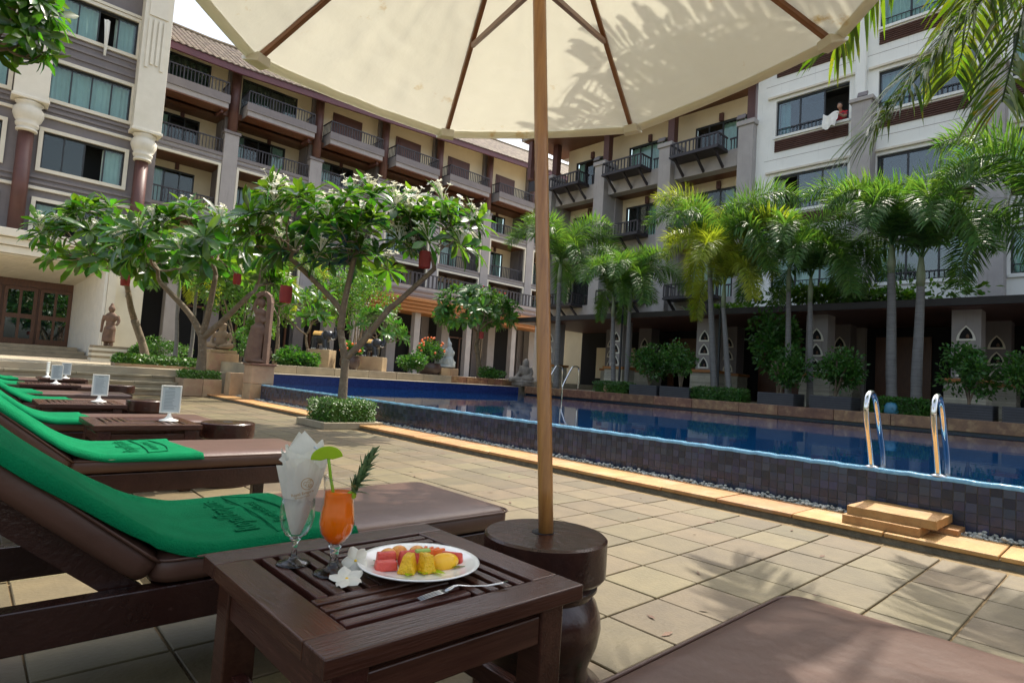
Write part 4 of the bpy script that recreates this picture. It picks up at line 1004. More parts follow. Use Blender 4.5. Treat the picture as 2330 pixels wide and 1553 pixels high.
for k, (x, y, z, r, lb) in enumerate(((6.75,16.4,1.12,(.5,.45,.30),'glossy low bush right of the tall carved figure'),(7.25,16.3,1.05,(.4,.4,.24),'glossy low bush before the first elephant'),(10.9,16.4,1.2,(.55,.5,.36),'broad leaved bush right of the second elephant'),
        (6.6,19.5,1.5,(.8,.8,.7),'dark rounded bush behind the tall carved figure'),(14.8,17.0,1.05,(.7,.5,.25),'low groundcover bush under the round frangipani'),(5.3,27.3,1.0,(.5,.5,.4),'dark bush right of the standing robed statue'),(6.2,28,1.2,(1.2,.6,.5),'dark bush before the restaurant windows'))):
    shrub('bush', lb, (x,y,z), r, 1900, .085, mt['leafd'], None, False, 'bush', 90+k)
def pot(label, x, y, z, R, H, sl, sr, smat, seed, fl=None):
    p = thing('plant_pot', (x,y,z), label, 'pot'); MB().lathe([(R*.7,0),(R*.98,H*.35),(R,H*.75),(R*.86,H*.93),(R*.92,H),(R*.8,H),(R*.78,H*.9)],(x,y,z+.002),24,False).build('pot_body', mt['pot'], p, smooth=True)
    MB().lathe([(R*.79,H*.9),(.0,H*.92)],(x,y,z+.002),20,False).build('soil', mt['earth'], p)
    return shrub('potted_bush', sl, (x,y,z+H+sr[2]*.8), sr, 2200, .08, smat, None, False, 'bush', seed, fl, z+H*.9)
pot('brown glazed pot right of the broad leaved bush', 12.0,17.0,.87,.42,.40,'clipped red tipped bush in the wide brown pot',(.52,.52,.5),mt['leafd'],101,(mt['papaya'],26))
pot('dark pot beside the tall carved figure', 6.0,16.6,.87,.36,.45,'yellow green clipped bush beside the tall carved figure',(.42,.42,.55),mt['hedge'],102)
pot('brown pot between the two elephants', 8.75,16.6,.87,.3,.42,'small reddish bush between the two elephants',(.32,.32,.25),mt['leafd'],103,(mt['papaya'],12))
# greenery climbing the arcade roof
shrub('roof_creeper', 'leafy creeper on the arcade roof behind the palms', (17.6,5.6,3.75), (.5,2.6,.42), 2600, .16, mt['hedge'], None, False, 'creeper', 110)
shrub('roof_creeper', 'sparse creeper on the arcade roof behind the yellow palm', (17.6,9.4,3.6), (.4,1.4,.22), 900, .13, mt['hedge'], None, False, 'creeper', 111)
shrub('tall_shrub', 'tall dark shrub growing before the arcade between the palms', (16.6,6.9,2.2), (.55,.8,1.5), 3000, .13, mt['leafd'], None, True, 'shrub', 112)
# ================================================================== STATUES, LAMPS, PEOPLE
RG, FD = V((.731,-.682,0)), V((.682,.731,0))        # across and away, seen from the deck
def blob(name, mat, parent, parts, vox=.03, smooth=True):
    """parts: ('e',center,radii[,matrix]) or ('t',pts,radii); merged into one skin by a voxel remesh"""
    b = MB()
    for p in parts:
        if p[0] == 'e': b.ell(p[1],p[2],p[3] if len(p) > 3 else None,14,10)
        else: b.tube(spline(p[1],4), [p[2][min(len(p[2])-1,int(i/4))]*(1-(i/4) % 1)+p[2][min(len(p[2])-1,int(i/4)+1)]*((i/4) % 1) for i in range(len(p[1])*4-3)], 10)
    o = b.build(name, mat, parent)
    m = o.modifiers.new('Remesh','REMESH'); m.mode = 'VOXEL'; m.voxel_size = vox; m.use_smooth_shade = smooth
    return o
def fig(c, s=1):
    c = V(c); return lambda x, z, y=0: c+RG*x*s+FD*y*s+V((0,0,z*s))
MR = Matrix((RG, FD, V((0,0,1)))).transposed()
# standing robed statue on a ribbed plinth
pl_ = thing('ribbed_plinth', (4.35,28,.58), 'ribbed stone plinth under the standing robed statue', 'plinth')
for k in range(6): bx('rib_course', mt['step'] if k % 2 else mt['creamw'], pl_, 3.72+.03*(k % 2),4.98-.03*(k % 2),27.6,28.4,.583+.1*k,.68+.1*k)
s_ = thing('standing_statue', (4.3,28,1.18), 'standing brown stone figure in a long robe on a ribbed plinth', 'statue'); f = fig((4.3,28,1.185))
blob('figure', mt['statue'], s_, [('e',f(0,1.47),(.12,.13,.15)),('e',f(0,1.63),(.06,.06,.08)),('t',[f(0,1.4),f(0,1.25)],[.06,.08]),('e',f(0,1.12),(.25,.13,.22),MR),('e',f(0,.88),(.18,.12,.15),MR),('e',f(0,.68),(.22,.14,.2),MR),
  ('t',[f(0,.7),f(-.02,.4),f(-.02,.16)],[.21,.22,.23]),('t',[f(-.25,1.2),f(-.31,.95),f(-.33,.62),f(-.35,.52)],[.075,.06,.05,.05]),('t',[f(.25,1.2),f(.32,1.0),f(.3,.82,-.1)],[.075,.06,.05]),('t',[f(-.1,.18),f(-.1,0)],[.07,.09]),('t',[f(.1,.18),f(.1,0)],[.07,.09])],.028)
# seated figure
pd = thing('stone_pedestal', (5.45,18,.58), 'pale sandstone block pedestal under the seated figure', 'pedestal')
bx('stone_block', mt['sandwall'], pd, 5.05,5.85,17.65,18.35,.585,1.10, bev=.01); bx('pedestal_cap', mt['sandwall'], pd, 5.1,5.8,17.7,18.3,1.103,1.2, bev=.01)
s_ = thing('seated_statue', (5.45,18,1.2), 'pale stone seated figure with crossed legs before the restaurant', 'statue'); f = fig((5.45,18,1.205))
def seated(f, name, mat, par, k=1.):
    return blob(name, mat, par, [('e',f(0,.62),(.10,.11,.15)),('e',f(0,.72),(.115,.11,.05)),('e',f(0,.40),(.19,.12,.17),MR),('e',f(0,.24),(.17,.13,.14),MR),('t',[f(-.18,.48),f(-.26,.33),f(-.22,.17,-.12)],[.06,.05,.045]),('t',[f(.18,.48),f(.26,.33),f(.24,.17,-.12)],[.06,.05,.045]),
      ('t',[f(-.08,.1),f(-.32,.12,-.08),f(-.05,.07,-.22)],[.1,.09,.06]),('t',[f(.08,.1),f(.32,.12,-.08),f(.05,.07,-.22)],[.1,.09,.06]),('e',f(0,.05),(.3,.2,.05),MR)],.022)
seated(f,'figure',mt['statuel'],s_)
s_ = thing('seated_statue', (14.4,14.7,.69), 'weathered stone seated figure with raised knee on the far pool corner', 'statue'); f = fig((14.4,14.75,.80),1.05)
bx('statue_base', mt['statueg'], s_, 14.12,14.72,14.5,15.05,.692,.81, bev=.02)
blob('figure', mt['statueg'], s_, [('e',f(.05,.62),(.13,.12,.2)),('e',f(.05,.4),(.17,.14,.22),MR),('t',[f(-.08,.55),f(-.16,.3),f(-.3,.15,-.1)],[.08,.06,.05]),('t',[f(.2,.5),f(.26,.3),f(.1,.18,-.1)],[.07,.06,.05]),('e',f(.12,.14),(.24,.2,.13),MR),('t',[f(-.05,.1),f(-.3,.12,-.1),f(-.46,.06,-.1)],[.1,.08,.06]),('e',f(-.42,.09,-.1),(.09,.09,.09)),('e',f(0,.03),(.4,.22,.05),MR)],.024)
# tall carved figure under an arched hood
s_ = thing('carved_figure', (5.1,14,.885), 'tall reddish stone dancer under an arched hood on the pool corner pedestal', 'statue'); f = fig((5.08,14,.887))
blob('dancer', mt['statue'], s_, [('t',[f(-.12,.05),f(-.1,.5),f(-.06,.85)],[.2,.19,.17]),('e',f(-.05,.75),(.2,.15,.2),MR),('e',f(-.05,1.02),(.13,.1,.17),MR),('e',f(-.05,1.17),(.15,.1,.1),MR),('t',[f(-.05,1.2),f(-.04,1.33)],[.05,.05]),('e',f(-.04,1.40),(.08,.09,.11)),('t',[f(-.16,1.2),f(-.2,1.32),f(-.14,1.52)],[.05,.045,.04]),('t',[f(.06,1.2),f(.12,1.05),f(.04,.95,-.1)],[.05,.04,.04]),('e',f(-.05,.04),(.26,.2,.05),MR)],.024)
hd = MB()
pth = [(.16,0),(.16,.5),(.16,1.0),(.16,1.4),(.13,1.55),(.04,1.63),(-.06,1.62),(-.15,1.54)]
for i in range(len(pth)-1): hd.beam(f(*pth[i]),f(*pth[i+1]),.10,.16,FD)
for p in pth[1:-1]: hd.ell(f(*p),(.05,.08,.05),MR,8,6)
hd.build('arched_hood', mt['statue'], s_)
# two elephants
for (x, y, z), lb in (((8.05,17,1.42),'black and gold elephant statue with raised trunk left of the main frangipani trunk'),((9.75,17,1.33),'black and gold elephant statue with raised trunk right of the main frangipani trunk')):
    pd = thing('stone_pedestal', (x,y,.87), 'plain sandstone pedestal under the '+('first' if x < 9 else 'second')+' black elephant', 'pedestal')
    wd = .30 if x < 9 else .40
    MB().obox((x,y,(.872+z-.003)/2),(wd*2,.7,z-.003-.872),MR).build('stone_block', mt['sandwall'], pd, bev=.01)
    e = thing('elephant_statue', (x,y,z), lb, 'statue'); f = fig((x-.03,y,z),.98)
    blob('elephant_body', mt['black'], e, [('e',f(-.06,.36),(.27,.2,.2),MR),('e',f(.18,.45),(.14,.15,.15),MR),('t',[f(.27,.42),f(.36,.38),f(.38,.52),f(.34,.64),f(.36,.72)],[.075,.06,.045,.035,.03]),('t',[f(-.2,.3,-.1),f(-.22,.0,-.1)],[.095,.085]),('t',[f(-.2,.3,.1),f(-.22,0,.1)],[.095,.085]),('t',[f(.08,.3,-.1),f(.14,.0,-.12)],[.09,.085]),('t',[f(.08,.3,.1),f(.12,0,.1)],[.09,.085]),('t',[f(-.31,.4),f(-.36,.25),f(-.36,.12)],[.03,.02,.02])],.02)
    blob('ear', mt['black'], e, [('e',f(.12,.46,-.17),(.10,.03,.13),MR)],.015)
    MB().grid(lambda u, v, f=f: f(-.27+.26*u, .36+.21*cos((v-.5)*2.4), .212*sin((v-.5)*2.4)), 8, 12).build('saddle_cloth', mt['gold'], e, smooth=True)
    for q in (-.07,.07): MB().tube(spline([f(.26,.37,q),f(.32,.33,q),f(.38,.36,q)],4),[.018-.0018*i for i in range(9)],7).build('tusk', mt['white'], e, smooth=True)
    tn = MB()
    for lx, ly in ((.14,-.12),(.12,.1),(-.22,-.1)):
        for q in (-.05,0,.05): tn.ell(f(lx+q,.025,ly-.078),(.018,.014,.022),None,6,4)
    tn.build('toenails', mt['white'], e)
# pale couple
pd = thing('stone_pedestal', (12.7,17,.87), 'mottled yellow stone pedestal under the pale couple statue', 'pedestal')
bx('stone_block', mt['sandwall'], pd, 12.30,12.70,16.7,17.3,.872,1.14, bev=.01); bx('stone_block', mt['sandwall'], pd, 12.703,13.05,16.7,17.3,.872,1.14, bev=.01)
s_ = thing('couple_statue', (12.7,17,1.14), 'pale grey stone statue of two dancers facing each other, one in a pointed crown', 'statue'); f = fig((12.68,17,1.145))
blob('dancers', mt['statuew'], s_, [('e',f(0,.05),(.36,.25,.06),MR),('e',f(-.15,.80),(.085,.09,.10)),('t',[f(-.16,.72),f(-.2,.55),f(-.2,.35)],[.09,.12,.13]),('t',[f(-.2,.35),f(-.22,.2),f(-.3,.06)],[.15,.16,.12]),('t',[f(-.14,.62),f(-.05,.52,-.1),f(.05,.62,-.08)],[.05,.045,.04]),
  ('e',f(.10,.84),(.08,.09,.10)),('t',[f(.08,.9),f(.06,1.0),f(.05,1.12)],[.07,.04,.012]),('t',[f(.1,.75),f(.12,.58),f(.08,.36)],[.09,.13,.14]),('t',[f(.08,.36),f(.12,.2),f(.16,.05)],[.18,.2,.2]),('t',[f(.16,.66),f(.26,.55),f(.22,.42)],[.05,.045,.04]),('t',[f(.0,.66),f(-.06,.6,-.1)],[.045,.04]),('e',f(0,.22),(.24,.16,.16),MR),('t',[f(.2,.2),f(.3,.16),f(.34,.24)],[.05,.04,.02])],.024)
# lamp posts before the arcade
for y, lb in ((11.9,'dark lantern lamp post behind the pair of short palms'),(8.42,'dark lantern lamp post beside the yellow palm')):
    l = thing('lamp_post', (16.05,y,.672), lb, 'lamp post')
    MB().lathe([(.09,.0),(.07,.1),(.04,.3),(.035,2.6)],(16.05,y,.674),12).build('post', mt['framem'], l, smooth=True)
    MB().tube(spline([(16.05,y,3.2),(16.05,y,3.55),(16.03,y+.12,3.72),(16.0,y+.3,3.7),(16.0,y+.36,3.6)],5),.02,6).build('arm', mt['framem'], l, smooth=True)
    MB().lathe([(.02,.32),(.13,.24),(.15,.22),(.12,.20),(.07,.0),(.02,-.04)],(16.0,y+.36,3.30),8).build('lantern', mt['framem'], l)
# red lanterns hanging in the trees
for k, (x, y, z, sc, lb) in enumerate(((3.67,9.22,2.0,1.0,'red paper lantern hanging low on the left of the forked frangipani'),(5.21,7.72,2.68,1.0,'red paper lantern hanging high on the right of the forked frangipani'),(3.2,19.3,2.95,1.25,'dull red lantern hanging in the leaning frangipani by the entrance'),(4.92,15.5,2.95,1.0,'small red lantern hanging in the stair frangipani'),(14.5,17.3,2.5,1.0,'small red lantern under the round dark frangipani'))):
    l = thing('red_lantern', (x,y,z), lb, 'lantern', 'red lanterns in the trees')
    MB().lathe([(.088*sc,-.13*sc),(.094*sc,-.05*sc),(.094*sc,.05*sc),(.088*sc,.13*sc)],(x,y,z),20,False).build('lantern_shade', mt['red'], l, smooth=True)
    MB().tube([(x,y,z+.13*sc),(x+.02,y,z+.45*sc),(x+.03,y,z+.75*sc)],.004,5).build('cord', mt['bark'], l)
    MB().beam((x-.09*sc,y,z+.12*sc),(x+.09*sc,y,z+.12*sc),.006).build('cross_wire', mt['bark'], l)

# person in red shaking a cloth out of the open window of the white wing
pr = thing('person', (22.25,7.35,10.30), 'person in a red shirt leaning out of an open window shaking a white cloth', 'person')
c = V((22.2,7.38,10.85)); g = lambda x, y, z: c+V((x,y,z))
blob('body', mt['skin'], pr, [('e',g(-.12,.0,.50),(.09,.085,.12)),('t',[g(-.06,0,.4),g(0,0,.32)],[.055,.06]),('e',g(.06,0,.12),(.13,.19,.26)),('t',[g(.0,.18,.26),g(-.18,.2,.12),g(-.36,.12,.16)],[.065,.05,.04]),('t',[g(0,-.18,.26),g(-.16,-.18,.06),g(-.36,-.04,.12)],[.065,.05,.04]),('t',[g(.1,-.08,-.05),g(.14,-.08,-.55)],[.1,.08]),('t',[g(.1,.08,-.05),g(.14,.08,-.55)],[.1,.08]),('e',g(-.38,.1,.17),(.05,.03,.04)),('e',g(-.38,-.02,.13),(.05,.03,.04))],.02)
blob('red_shirt', mt['redcloth'], pr, [('e',g(.06,0,.12),(.15,.21,.28)),('t',[g(.02,.18,.27),g(-.12,.2,.17)],[.085,.075]),('t',[g(.02,-.18,.27),g(-.1,-.18,.12)],[.085,.075])],.02)
blob('hair', mt['hair'], pr, [('e',g(-.10,0,.545),(.10,.095,.10))],.02)
cl = thing('white_cloth', (21.8,7.5,10.9), 'white cloth being shaken out of the window by the person in red', 'cloth')
MB().grid(lambda u, v: (21.78-.10*v+.03*sin(9*u+3*v), 7.30+.52*u*(1-.2*v)+.10*v, 11.02-.5*v+.06*sin(7*u)+.04*sin(11*v)), 14, 12).build('cloth_sheet', mt['white'], cl, smooth=True)
hc = thing('hanging_cloth', (3.3,29.8,13.8), 'pinkish white curtain end blown out of the open upper window of the entrance block', 'cloth')
MB().grid(lambda u, v: (3.22+.22*u*(1-.6*v)+.10*v, 29.86-.12*sin(pi*v)+.04*sin(8*u), 14.9-1.55*v), 8, 16).build('cloth_sheet', mt['white'], hc, smooth=True)

# ================================================================== LOUNGERS
def rr_loop(x0, x1, y0, y1, r, z, out=0., n=6):
    pts = []
    for cx0, cy0, a0 in ((x1-r,y0+r,-pi/2),(x1-r,y1-r,0),(x0+r,y1-r,pi/2),(x0+r,y0+r,pi)):
        for k in range(n+1):
            a = a0+pi/2*k/n; pts.append(V((cx0+(r+out)*cos(a), cy0+(r+out)*sin(a), z)))
    return pts+[pts[0]]
def cushion(x0, x1, W, z0=.318, z1=.397, r=.055):
    """soft pad: rings of a rounded rectangle, puffed top with shallow dents"""
    b = MB(); rings = [(0.03,z0),(.008,z0+.006),(0,z0+.022),(0,z1-.026),(.006,z1-.010),(.018,z1-.002),(.05,z1+.003),(.12,z1+.006),(.2,z1+.007),(.29,z1+.007)]
    n0 = len(rr_loop(x0,x1,0,W,r,0))-1; vs = []
    for ins, z in rings:
        for p in rr_loop(x0+ins,x1-ins,ins,W-ins,max(.004,r-ins*.3),z)[:-1]: vs.append(V((p.x,p.y,p.z+(.006*mnoise.noise(V((p.x*5,p.y*7,3))) if z > z1-.005 else .002*mnoise.noise(p*16)))))
    m = len(rings); b.add(vs, [(i*n0+k,i*n0+(k+1) % n0,(i+1)*n0+(k+1) % n0,(i+1)*n0+k) for i in range(m-1) for k in range(n0)]+[tuple(range((m-1)*n0,m*n0)), tuple(reversed(range(n0)))])
    return b
def lounger(label, y0, back=True, dx=0):
    t = thing('sun_lounger', (dx,y0,0), label, 'lounger', 'brown padded sun loungers in a row'); W = .64
    auto_smooth(cushion(.405,1.64,W).build('seat_cushion', mt['cushion'], t, local=True),70)
    MB().tube(rr_loop(.405,1.64,0,W,.055,.384,.004),.0045,6,False).build('seat_piping', mt['cushion'], t, smooth=True, local=True)
    for y in (.015,W-.065): MB().box(-.62,1.60,y,y+.05,.215,.314).build('side_rail', mt['wood'], t, bev=.004, local=True)
    for x in (-.52,1.5):
        for y in (.017,W-.073): MB().box(x-.035,x+.035,y,y+.056,0,.213).build('leg', mt['wood'], t, bev=.004, local=True)
    MB().box(1.602,1.635,.015,W-.015,.215,.314).build('end_rail', mt['wood'], t, bev=.004, local=True)
    sl_ = MB()
    for k in range(9): sl_.box(.42+.13*k,.51+.13*k,.066,W-.066,.285,.312)
    sl_.build('seat_slats', mt['wood'], t, local=True)
    an = radians(39.5) if back else 0.0; L = .86
    m = Matrix.Rotation(an,3,'Y'); hz = V((.392,0,.318))
    if back:
        bb = cushion(-L,-.005,W,0,.079)
        bb.v = [tuple(m@V(p)+hz) for p in bb.v]
        auto_smooth(bb.build('back_cushion', mt['cushion'], t, local=True),70)
        pp = MB().tube(rr_loop(-L,-.005,0,W,.055,.066,.004),.0045,6,False); pp.v = [tuple(m@V(p)+hz) for p in pp.v]; pp.build('back_piping', mt['cushion'], t, smooth=True, local=True)
        fr = MB().box(-L-.02,.02,.07,.11,-.06,-.004).box(-L-.02,.02,W-.11,W-.07,-.06,-.004)
        for k in range(6): fr.box(-.13-.13*k,-.05-.13*k,.11,W-.11,-.04,-.004)
        fr.v = [tuple(m@V(p)+hz) for p in fr.v]; fr.build('back_frame', mt['wood'], t, local=True)
        st2 = MB().beam((-.12,.13,.70),(-.42,.13,.27),.04).beam((-.12,W-.13,.70),(-.42,W-.13,.27),.04); st2.build('back_prop', mt['wood'], t, local=True)
    else:
        auto_smooth(cushion(-.47,.395,W).build('back_cushion', mt['cushion'], t, local=True),70)
    return t
def towel_z(x):
    bs = .379+.8244*(.4422-x)+.026                    # surface of the reclined back
    k = .055
    return max(.404, (bs+.404)/2+sqrt(((bs-.404)/2)**2+k*k)-k*.45 if x < .75 else .404)
def towel(label, y0, xe=.96, dx=0, seed=0, w0=-.008, w1=.585, sk=-.06):
    random.seed(seed); t = thing('towel', (dx+.5,y0+.3,.404), label, 'towel', 'green towels on the loungers'); ph = random.uniform(0,9)
    x0 = -.30
    def f(u, v):
        x = x0+(xe+sk*v-x0)*u; y = w0+(w1-w0)*v+.008*sin(x*5+ph)
        z = towel_z(x)+.0045*(sin(y*34+x*3.2+ph)*(.4+.6*sin(x*4+ph)**2))*(1 if x < .35 else .35)+.003+.010*max(0,mnoise.noise(V((x*3+ph,y*9+x*4,ph))))*(1.6 if x < .4 else .6)
        z += .014*max(0,1-abs(v-.93)/.07)*(.5+.5*sin(x*7+ph))            # ruck along the far edge
        e = max(0,1-v/.04); z -= .034*e*e; y -= .008*e                    # near edge turns over the cushion
        return V((dx+x, y0+y, z))
    o = MB().grid(f, 90, 34).build('towel_sheet', mt['towel'], t, smooth=True)
    m = o.modifiers.new('Solidify','SOLIDIFY'); m.thickness = .0035; m.offset = 1
    return t, f
def text_mesh(s, size, extr=0.0, res=3):
    c = bpy.data.curves.new('lettering','FONT'); c.body = s; c.size = size; c.extrude = extr; c.align_x = 'CENTER'; c.resolution_u = res
    o = bpy.data.objects.new('lettering', c); col.objects.link(o); bpy.context.view_layer.update()
    dg = bpy.context.evaluated_depsgraph_get(); me = bpy.data.meshes.new_from_object(o.evaluated_get(dg)); bpy.data.objects.remove(o); return me
def towel_print(t, y0, dx, xc):
    """raised woven lettering: reads along +y, feet of the letters towards the foot end"""
    def put(s, size, x, squash=1.0):
        ws = [text_mesh(q, size, .0012) for q in s.split()]; wd = [max(v.co.x for v in m.vertices)-min(v.co.x for v in m.vertices) for m in ws]
        tot = sum(wd)+.26*size*(len(ws)-1); pos = -tot/2
        for me, w_ in zip(ws, wd):                   # each word is a part of its own
            for v in me.vertices:
                p = v.co; X = x-p.y; v.co = V((dx+X, y0+.30+(p.x+pos+w_/2)*squash, towel_z(X)+.0078+p.z))-WL[t.name]
            pos += w_+.26*size
            o = bpy.data.objects.new('raised_lettering', me); me.materials.append(mt['towel']); link(o, t)
    put('Royal Empire', .098, xc, .82); put('Boutique Hotel', .050, xc+.105, .95)
    ln = MB()
    z = towel_z(xc)+.0075
    for X0, X1, Y0, Y1, bow in ((xc+.032,xc+.032,.04,.56,.02),(xc+.125,xc+.125,.08,.52,.035)):
        pts = [V((dx+X0+bow*(1-(2*k/12-1)**2), y0+Y0+(Y1-Y0)*k/12, z)) for k in range(13)]; ln.tube(pts,.003,5)
    ln.tube([V((dx+xc+.032,y0+.04,z)),V((dx+xc+.125,y0+.08,z))],.003,5); ln.tube([V((dx+xc+.032,y0+.56,z)),V((dx+xc+.125,y0+.52,z))],.003,5)
    ln.build('raised_border', mt['towel'], t)
lounger('brown padded lounger without towel, lying flat beside the umbrella base', 0.0, False)
LY = [(1.70,'brown padded lounger with green towel right behind the fruit table',.0),(3.42,'brown padded lounger with green towel, second behind the fruit table',.02),(5.28,'brown padded lounger between the two nearest menu stands',.0),
      (7.15,'brown padded lounger behind the second menu stand',.06),(8.6,'brown padded lounger two places before the stairs',.0),(10.6,'brown padded lounger last but one before the stairs',.0),(12.4,'brown padded lounger nearest the stairs',.05)]
first = None
for k, (y, lb, dx) in enumerate(LY):
    if first is None: first = lounger(lb, y, True, dx); first['group'] = 'brown padded sun loungers in a row'
    else:
        o = copy_tree(first); o.location = (dx,y,0); o['label'] = lb
    w1 = .60
    tw, tf = towel(lb.replace('brown padded lounger','green towel spread on the lounger').replace(' with green towel',''), y, (.97,.98,.80,.86,.75,.80,.70)[k], dx, 30+k)
    if k < 2: towel_print(tw, y, dx, .70 if k == 0 else .70)
# ================================================================== TABLES
def table(label, x0, y0):
    t = thing('side_table', (x0,y0,0), label, 'table', 'dark slatted side tables'); s = .62; fwd = .082; zt = .45; h = .034
    def B(nm, mat, a, bev=.003): return MB().box(*a).build(nm, mt[mat], t, bev=bev, local=True)
    B('border_board','woodx',(0,s,0,fwd-.001,zt-h,zt)); B('border_board','woodx',(0,s,s-fwd+.001,s,zt-h,zt))
    B('border_board','woody',(0,fwd-.001,fwd,s-fwd,zt-h,zt)); B('border_board','woody',(s-fwd+.001,s,fwd,s-fwd,zt-h,zt))
    a = fwd+.004; i = s-2*a; T = i*.345; L = i-T; n = 4; g = .0145
    sw_ = (T-g*n)/n
    for k in range(n):
        q = a+g+k*(sw_+g)
        B('slat','woodx',(a,a+L-.004,q,q+sw_,zt-.026,zt-.001)); B('slat','woody',(s-q-sw_,s-q,a,a+L-.004,zt-.026,zt-.001))
        B('slat','woodx',(s-a-L+.004,s-a,s-q-sw_,s-q,zt-.026,zt-.001)); B('slat','woody',(q,q+sw_,s-a-L+.004,s-a,zt-.026,zt-.001))
    B('centre_board','woodx',(a+T+.004,s-a-T-.004,a+T+.004,s-a-T-.004,zt-.026,zt-.001))
    B('cross_batten','woodx',(.05,s-.05,a+T*.5-.02,a+T*.5+.02,zt-.06,zt-.0345)); B('cross_batten','woodx',(.05,s-.05,s-a-T*.5-.02,s-a-T*.5+.02,zt-.06,zt-.0345))
    for k in (.035,s-.035-.028):
        B('apron','woodx',(.10,s-.10,k,k+.028,zt-.12,zt-.0605)); B('apron','woody',(k,k+.028,.10,s-.10,zt-.121,zt-.0615))
    for x in (.03,s-.10):
        for y in (.03,s-.10): B('leg','woody',(x,x+.07,y,y+.07,0,zt-.0345),.004)
    for x in (.05,s-.08): B('stretcher','woody',(x,x+.03,.10,s-.10,.16,.205))
    B('stretcher','woodx',(.08,s-.08,s/2-.015,s/2+.015,.165,.20))
    return t
t1 = table('dark slatted side table carrying the drinks and fruit plate', .455, .865)
for x, y, lb in ((.65,4.42,'dark slatted side table with the nearest menu stand'),(.52,6.18,'dark slatted side table with the second menu stand'),(.60,9.55,'dark slatted side table with the third menu stand'),(.95,11.65,'dark slatted side table with the farthest menu stand')):
    o = copy_tree(t1); o.location = (x,y,0); o['label'] = lb
def menu(label, x, y, rz, z=.45, sc=1.):
    t = thing('menu_stand', (x,y,z), label, 'menu stand', 'white framed menu stands'); t.rotation_euler = (0,0,rz)
    b = MB(); b.lathe([(.062,.001),(.060,.006),(.03,.016),(.014,.035),(.011,.055)],(0,0,0),20); b.build('stand_foot', mt['white'], t, smooth=True, local=True)
    f = MB(); w_, z0, z1, e = .064, .055, .25, .010
    f.box(-w_,-w_+e,-.007,.007,z0,z1).box(w_-e,w_,-.007,.007,z0,z1).box(-w_+e,w_-e,-.007,.007,z0,z0+e).box(-w_+e,w_-e,-.007,.007,z1-e,z1)
    f.build('frame', mt['white'], t, bev=.002, local=True)
    MB().box(-w_+e,w_-e,-.003,.003,z0+e,z1-e).build('menu_sheet', mt['paper'], t, local=True)
    tx = MB(); random.seed(int(y*10))
    tx.box(-.02,.02,-.0036,-.0032,.226,.231)
    for k in range(14): tx.box(-.040,-.040+random.uniform(.05,.08),-.0036,-.0032,.212-.010*k,.2145-.010*k)
    tx.build('printed_lines', mt['ink'], t, local=True); return t
menu('white framed menu stand on the nearer empty side table', 1.13,4.72, radians(-8)); menu('white framed menu stand on the second empty side table', .98,6.55, radians(-2))
menu('small white menu stand on a far side table before the stairs', .98,9.85, radians(4)); menu('small white menu stand half hidden behind a nearer one', 1.30,11.9, radians(0)); menu('farthest white menu stand seen nearly edge on', 1.08,12.05, radians(70))
# umbrella bases
prof = [(.0,.45),(.176,.45),(.183,.444),(.183,.345),(.176,.336),(.158,.330),(.150,.322),(.160,.312),(.160,.304),(.146,.296),(.144,.284),(.160,.262),(.173,.225),(.176,.195),(.168,.150),(.152,.110),(.143,.085),(.146,.060),(.165,.040),(.190,.025),(.190,.0)]
def base(label, x, y, hole=True):
    t = thing('umbrella_base', (x,y,0), label, 'umbrella base', 'turned wooden umbrella bases')
    o = MB().lathe(list(reversed(prof[1:])),(0,0,0),56).build('turned_base', mt['base'], t, local=True); auto_smooth(o,35)
    MB().lathe([(.034,.4502),(.034,.4515),(.0,.4515)],(0,.012,0),24,False).build('pole_socket', mt['dark'], t, local=True)
    return t
base('turned dark wooden umbrella base holding the canvas umbrella', 1.325,1.22)
base('turned dark wooden base without umbrella beside the nearest menu stand table', 1.50,4.62); base('turned dark wooden base behind the second menu stand', 1.45,6.95); base('turned dark wooden base near the stairs beside a far lounger', 1.75,10.1)
# ================================================================== UMBRELLA
UB = V((1.325,1.22,.4516)); ud = V((-.007,.094,.996)).normalized()
e1 = (ud.cross(V((1,0,0)))).cross(ud).normalized(); e2 = ud.cross(e1); UR, UL, UT, UH = 1.348, 1.884, 1.9503, .56
um = thing('patio_umbrella', UB, 'open cream canvas umbrella with wooden pole and ribs over the fruit table', 'umbrella')
def uc(r, ang, h): return UB+ud*h+(e1*cos(ang)+e2*sin(ang))*r
o = MB().tube([UB+ud*(UL+UH+.12)*k/20 for k in range(21)], .0225, 20).build('pole', mt['pole'], um, smooth=True)
def can(a, v):
    """canopy point: angle a, v=0 hub, 1 rim"""
    k = ((UT-a)/(pi/4)) % 1; s = abs(k-.5)*2                     # s=1 on a rib, 0 mid panel
    rad = UR*v*(cos(pi/8)/cos((k-.5)*pi/4)*(1-s)+s) if True else UR*v
    rad = UR*v*(cos(pi/8)/cos((k-.5)*pi/4))
    rad = rad*(1+.006*(1-s*s)*v)                                 # hem bows outwards a little
    h = UL+UH*(1-v)**1.06
    h += -.014*(1-s*s)*v*v                                       # cloth hangs between ribs
    p = uc(rad, a, h)
    n1 = mnoise.noise(V((cos(a)*v*9,sin(a)*v*9,2)))*.007+mnoise.noise(V((a*16,v*3.0,7)))*.010*(1-s)+abs(mnoise.noise(V((cos(a)*v*14+v*5,sin(a)*v*14,5))))*.012+mnoise.noise(V((a*5+v*9,v*22,3)))*.005
    tens = .0035*sin(k*pi*9+v*6)*(1-s*s)*v
    return p+ud*(n1+tens)*(1-v**8*.92)
NA, NV = 288, 84
b = MB(); vs = []
for i in range(NA):
    for j in range(NV+1): vs.append(can(UT-2*pi*i/NA, .02+.98*j/NV))
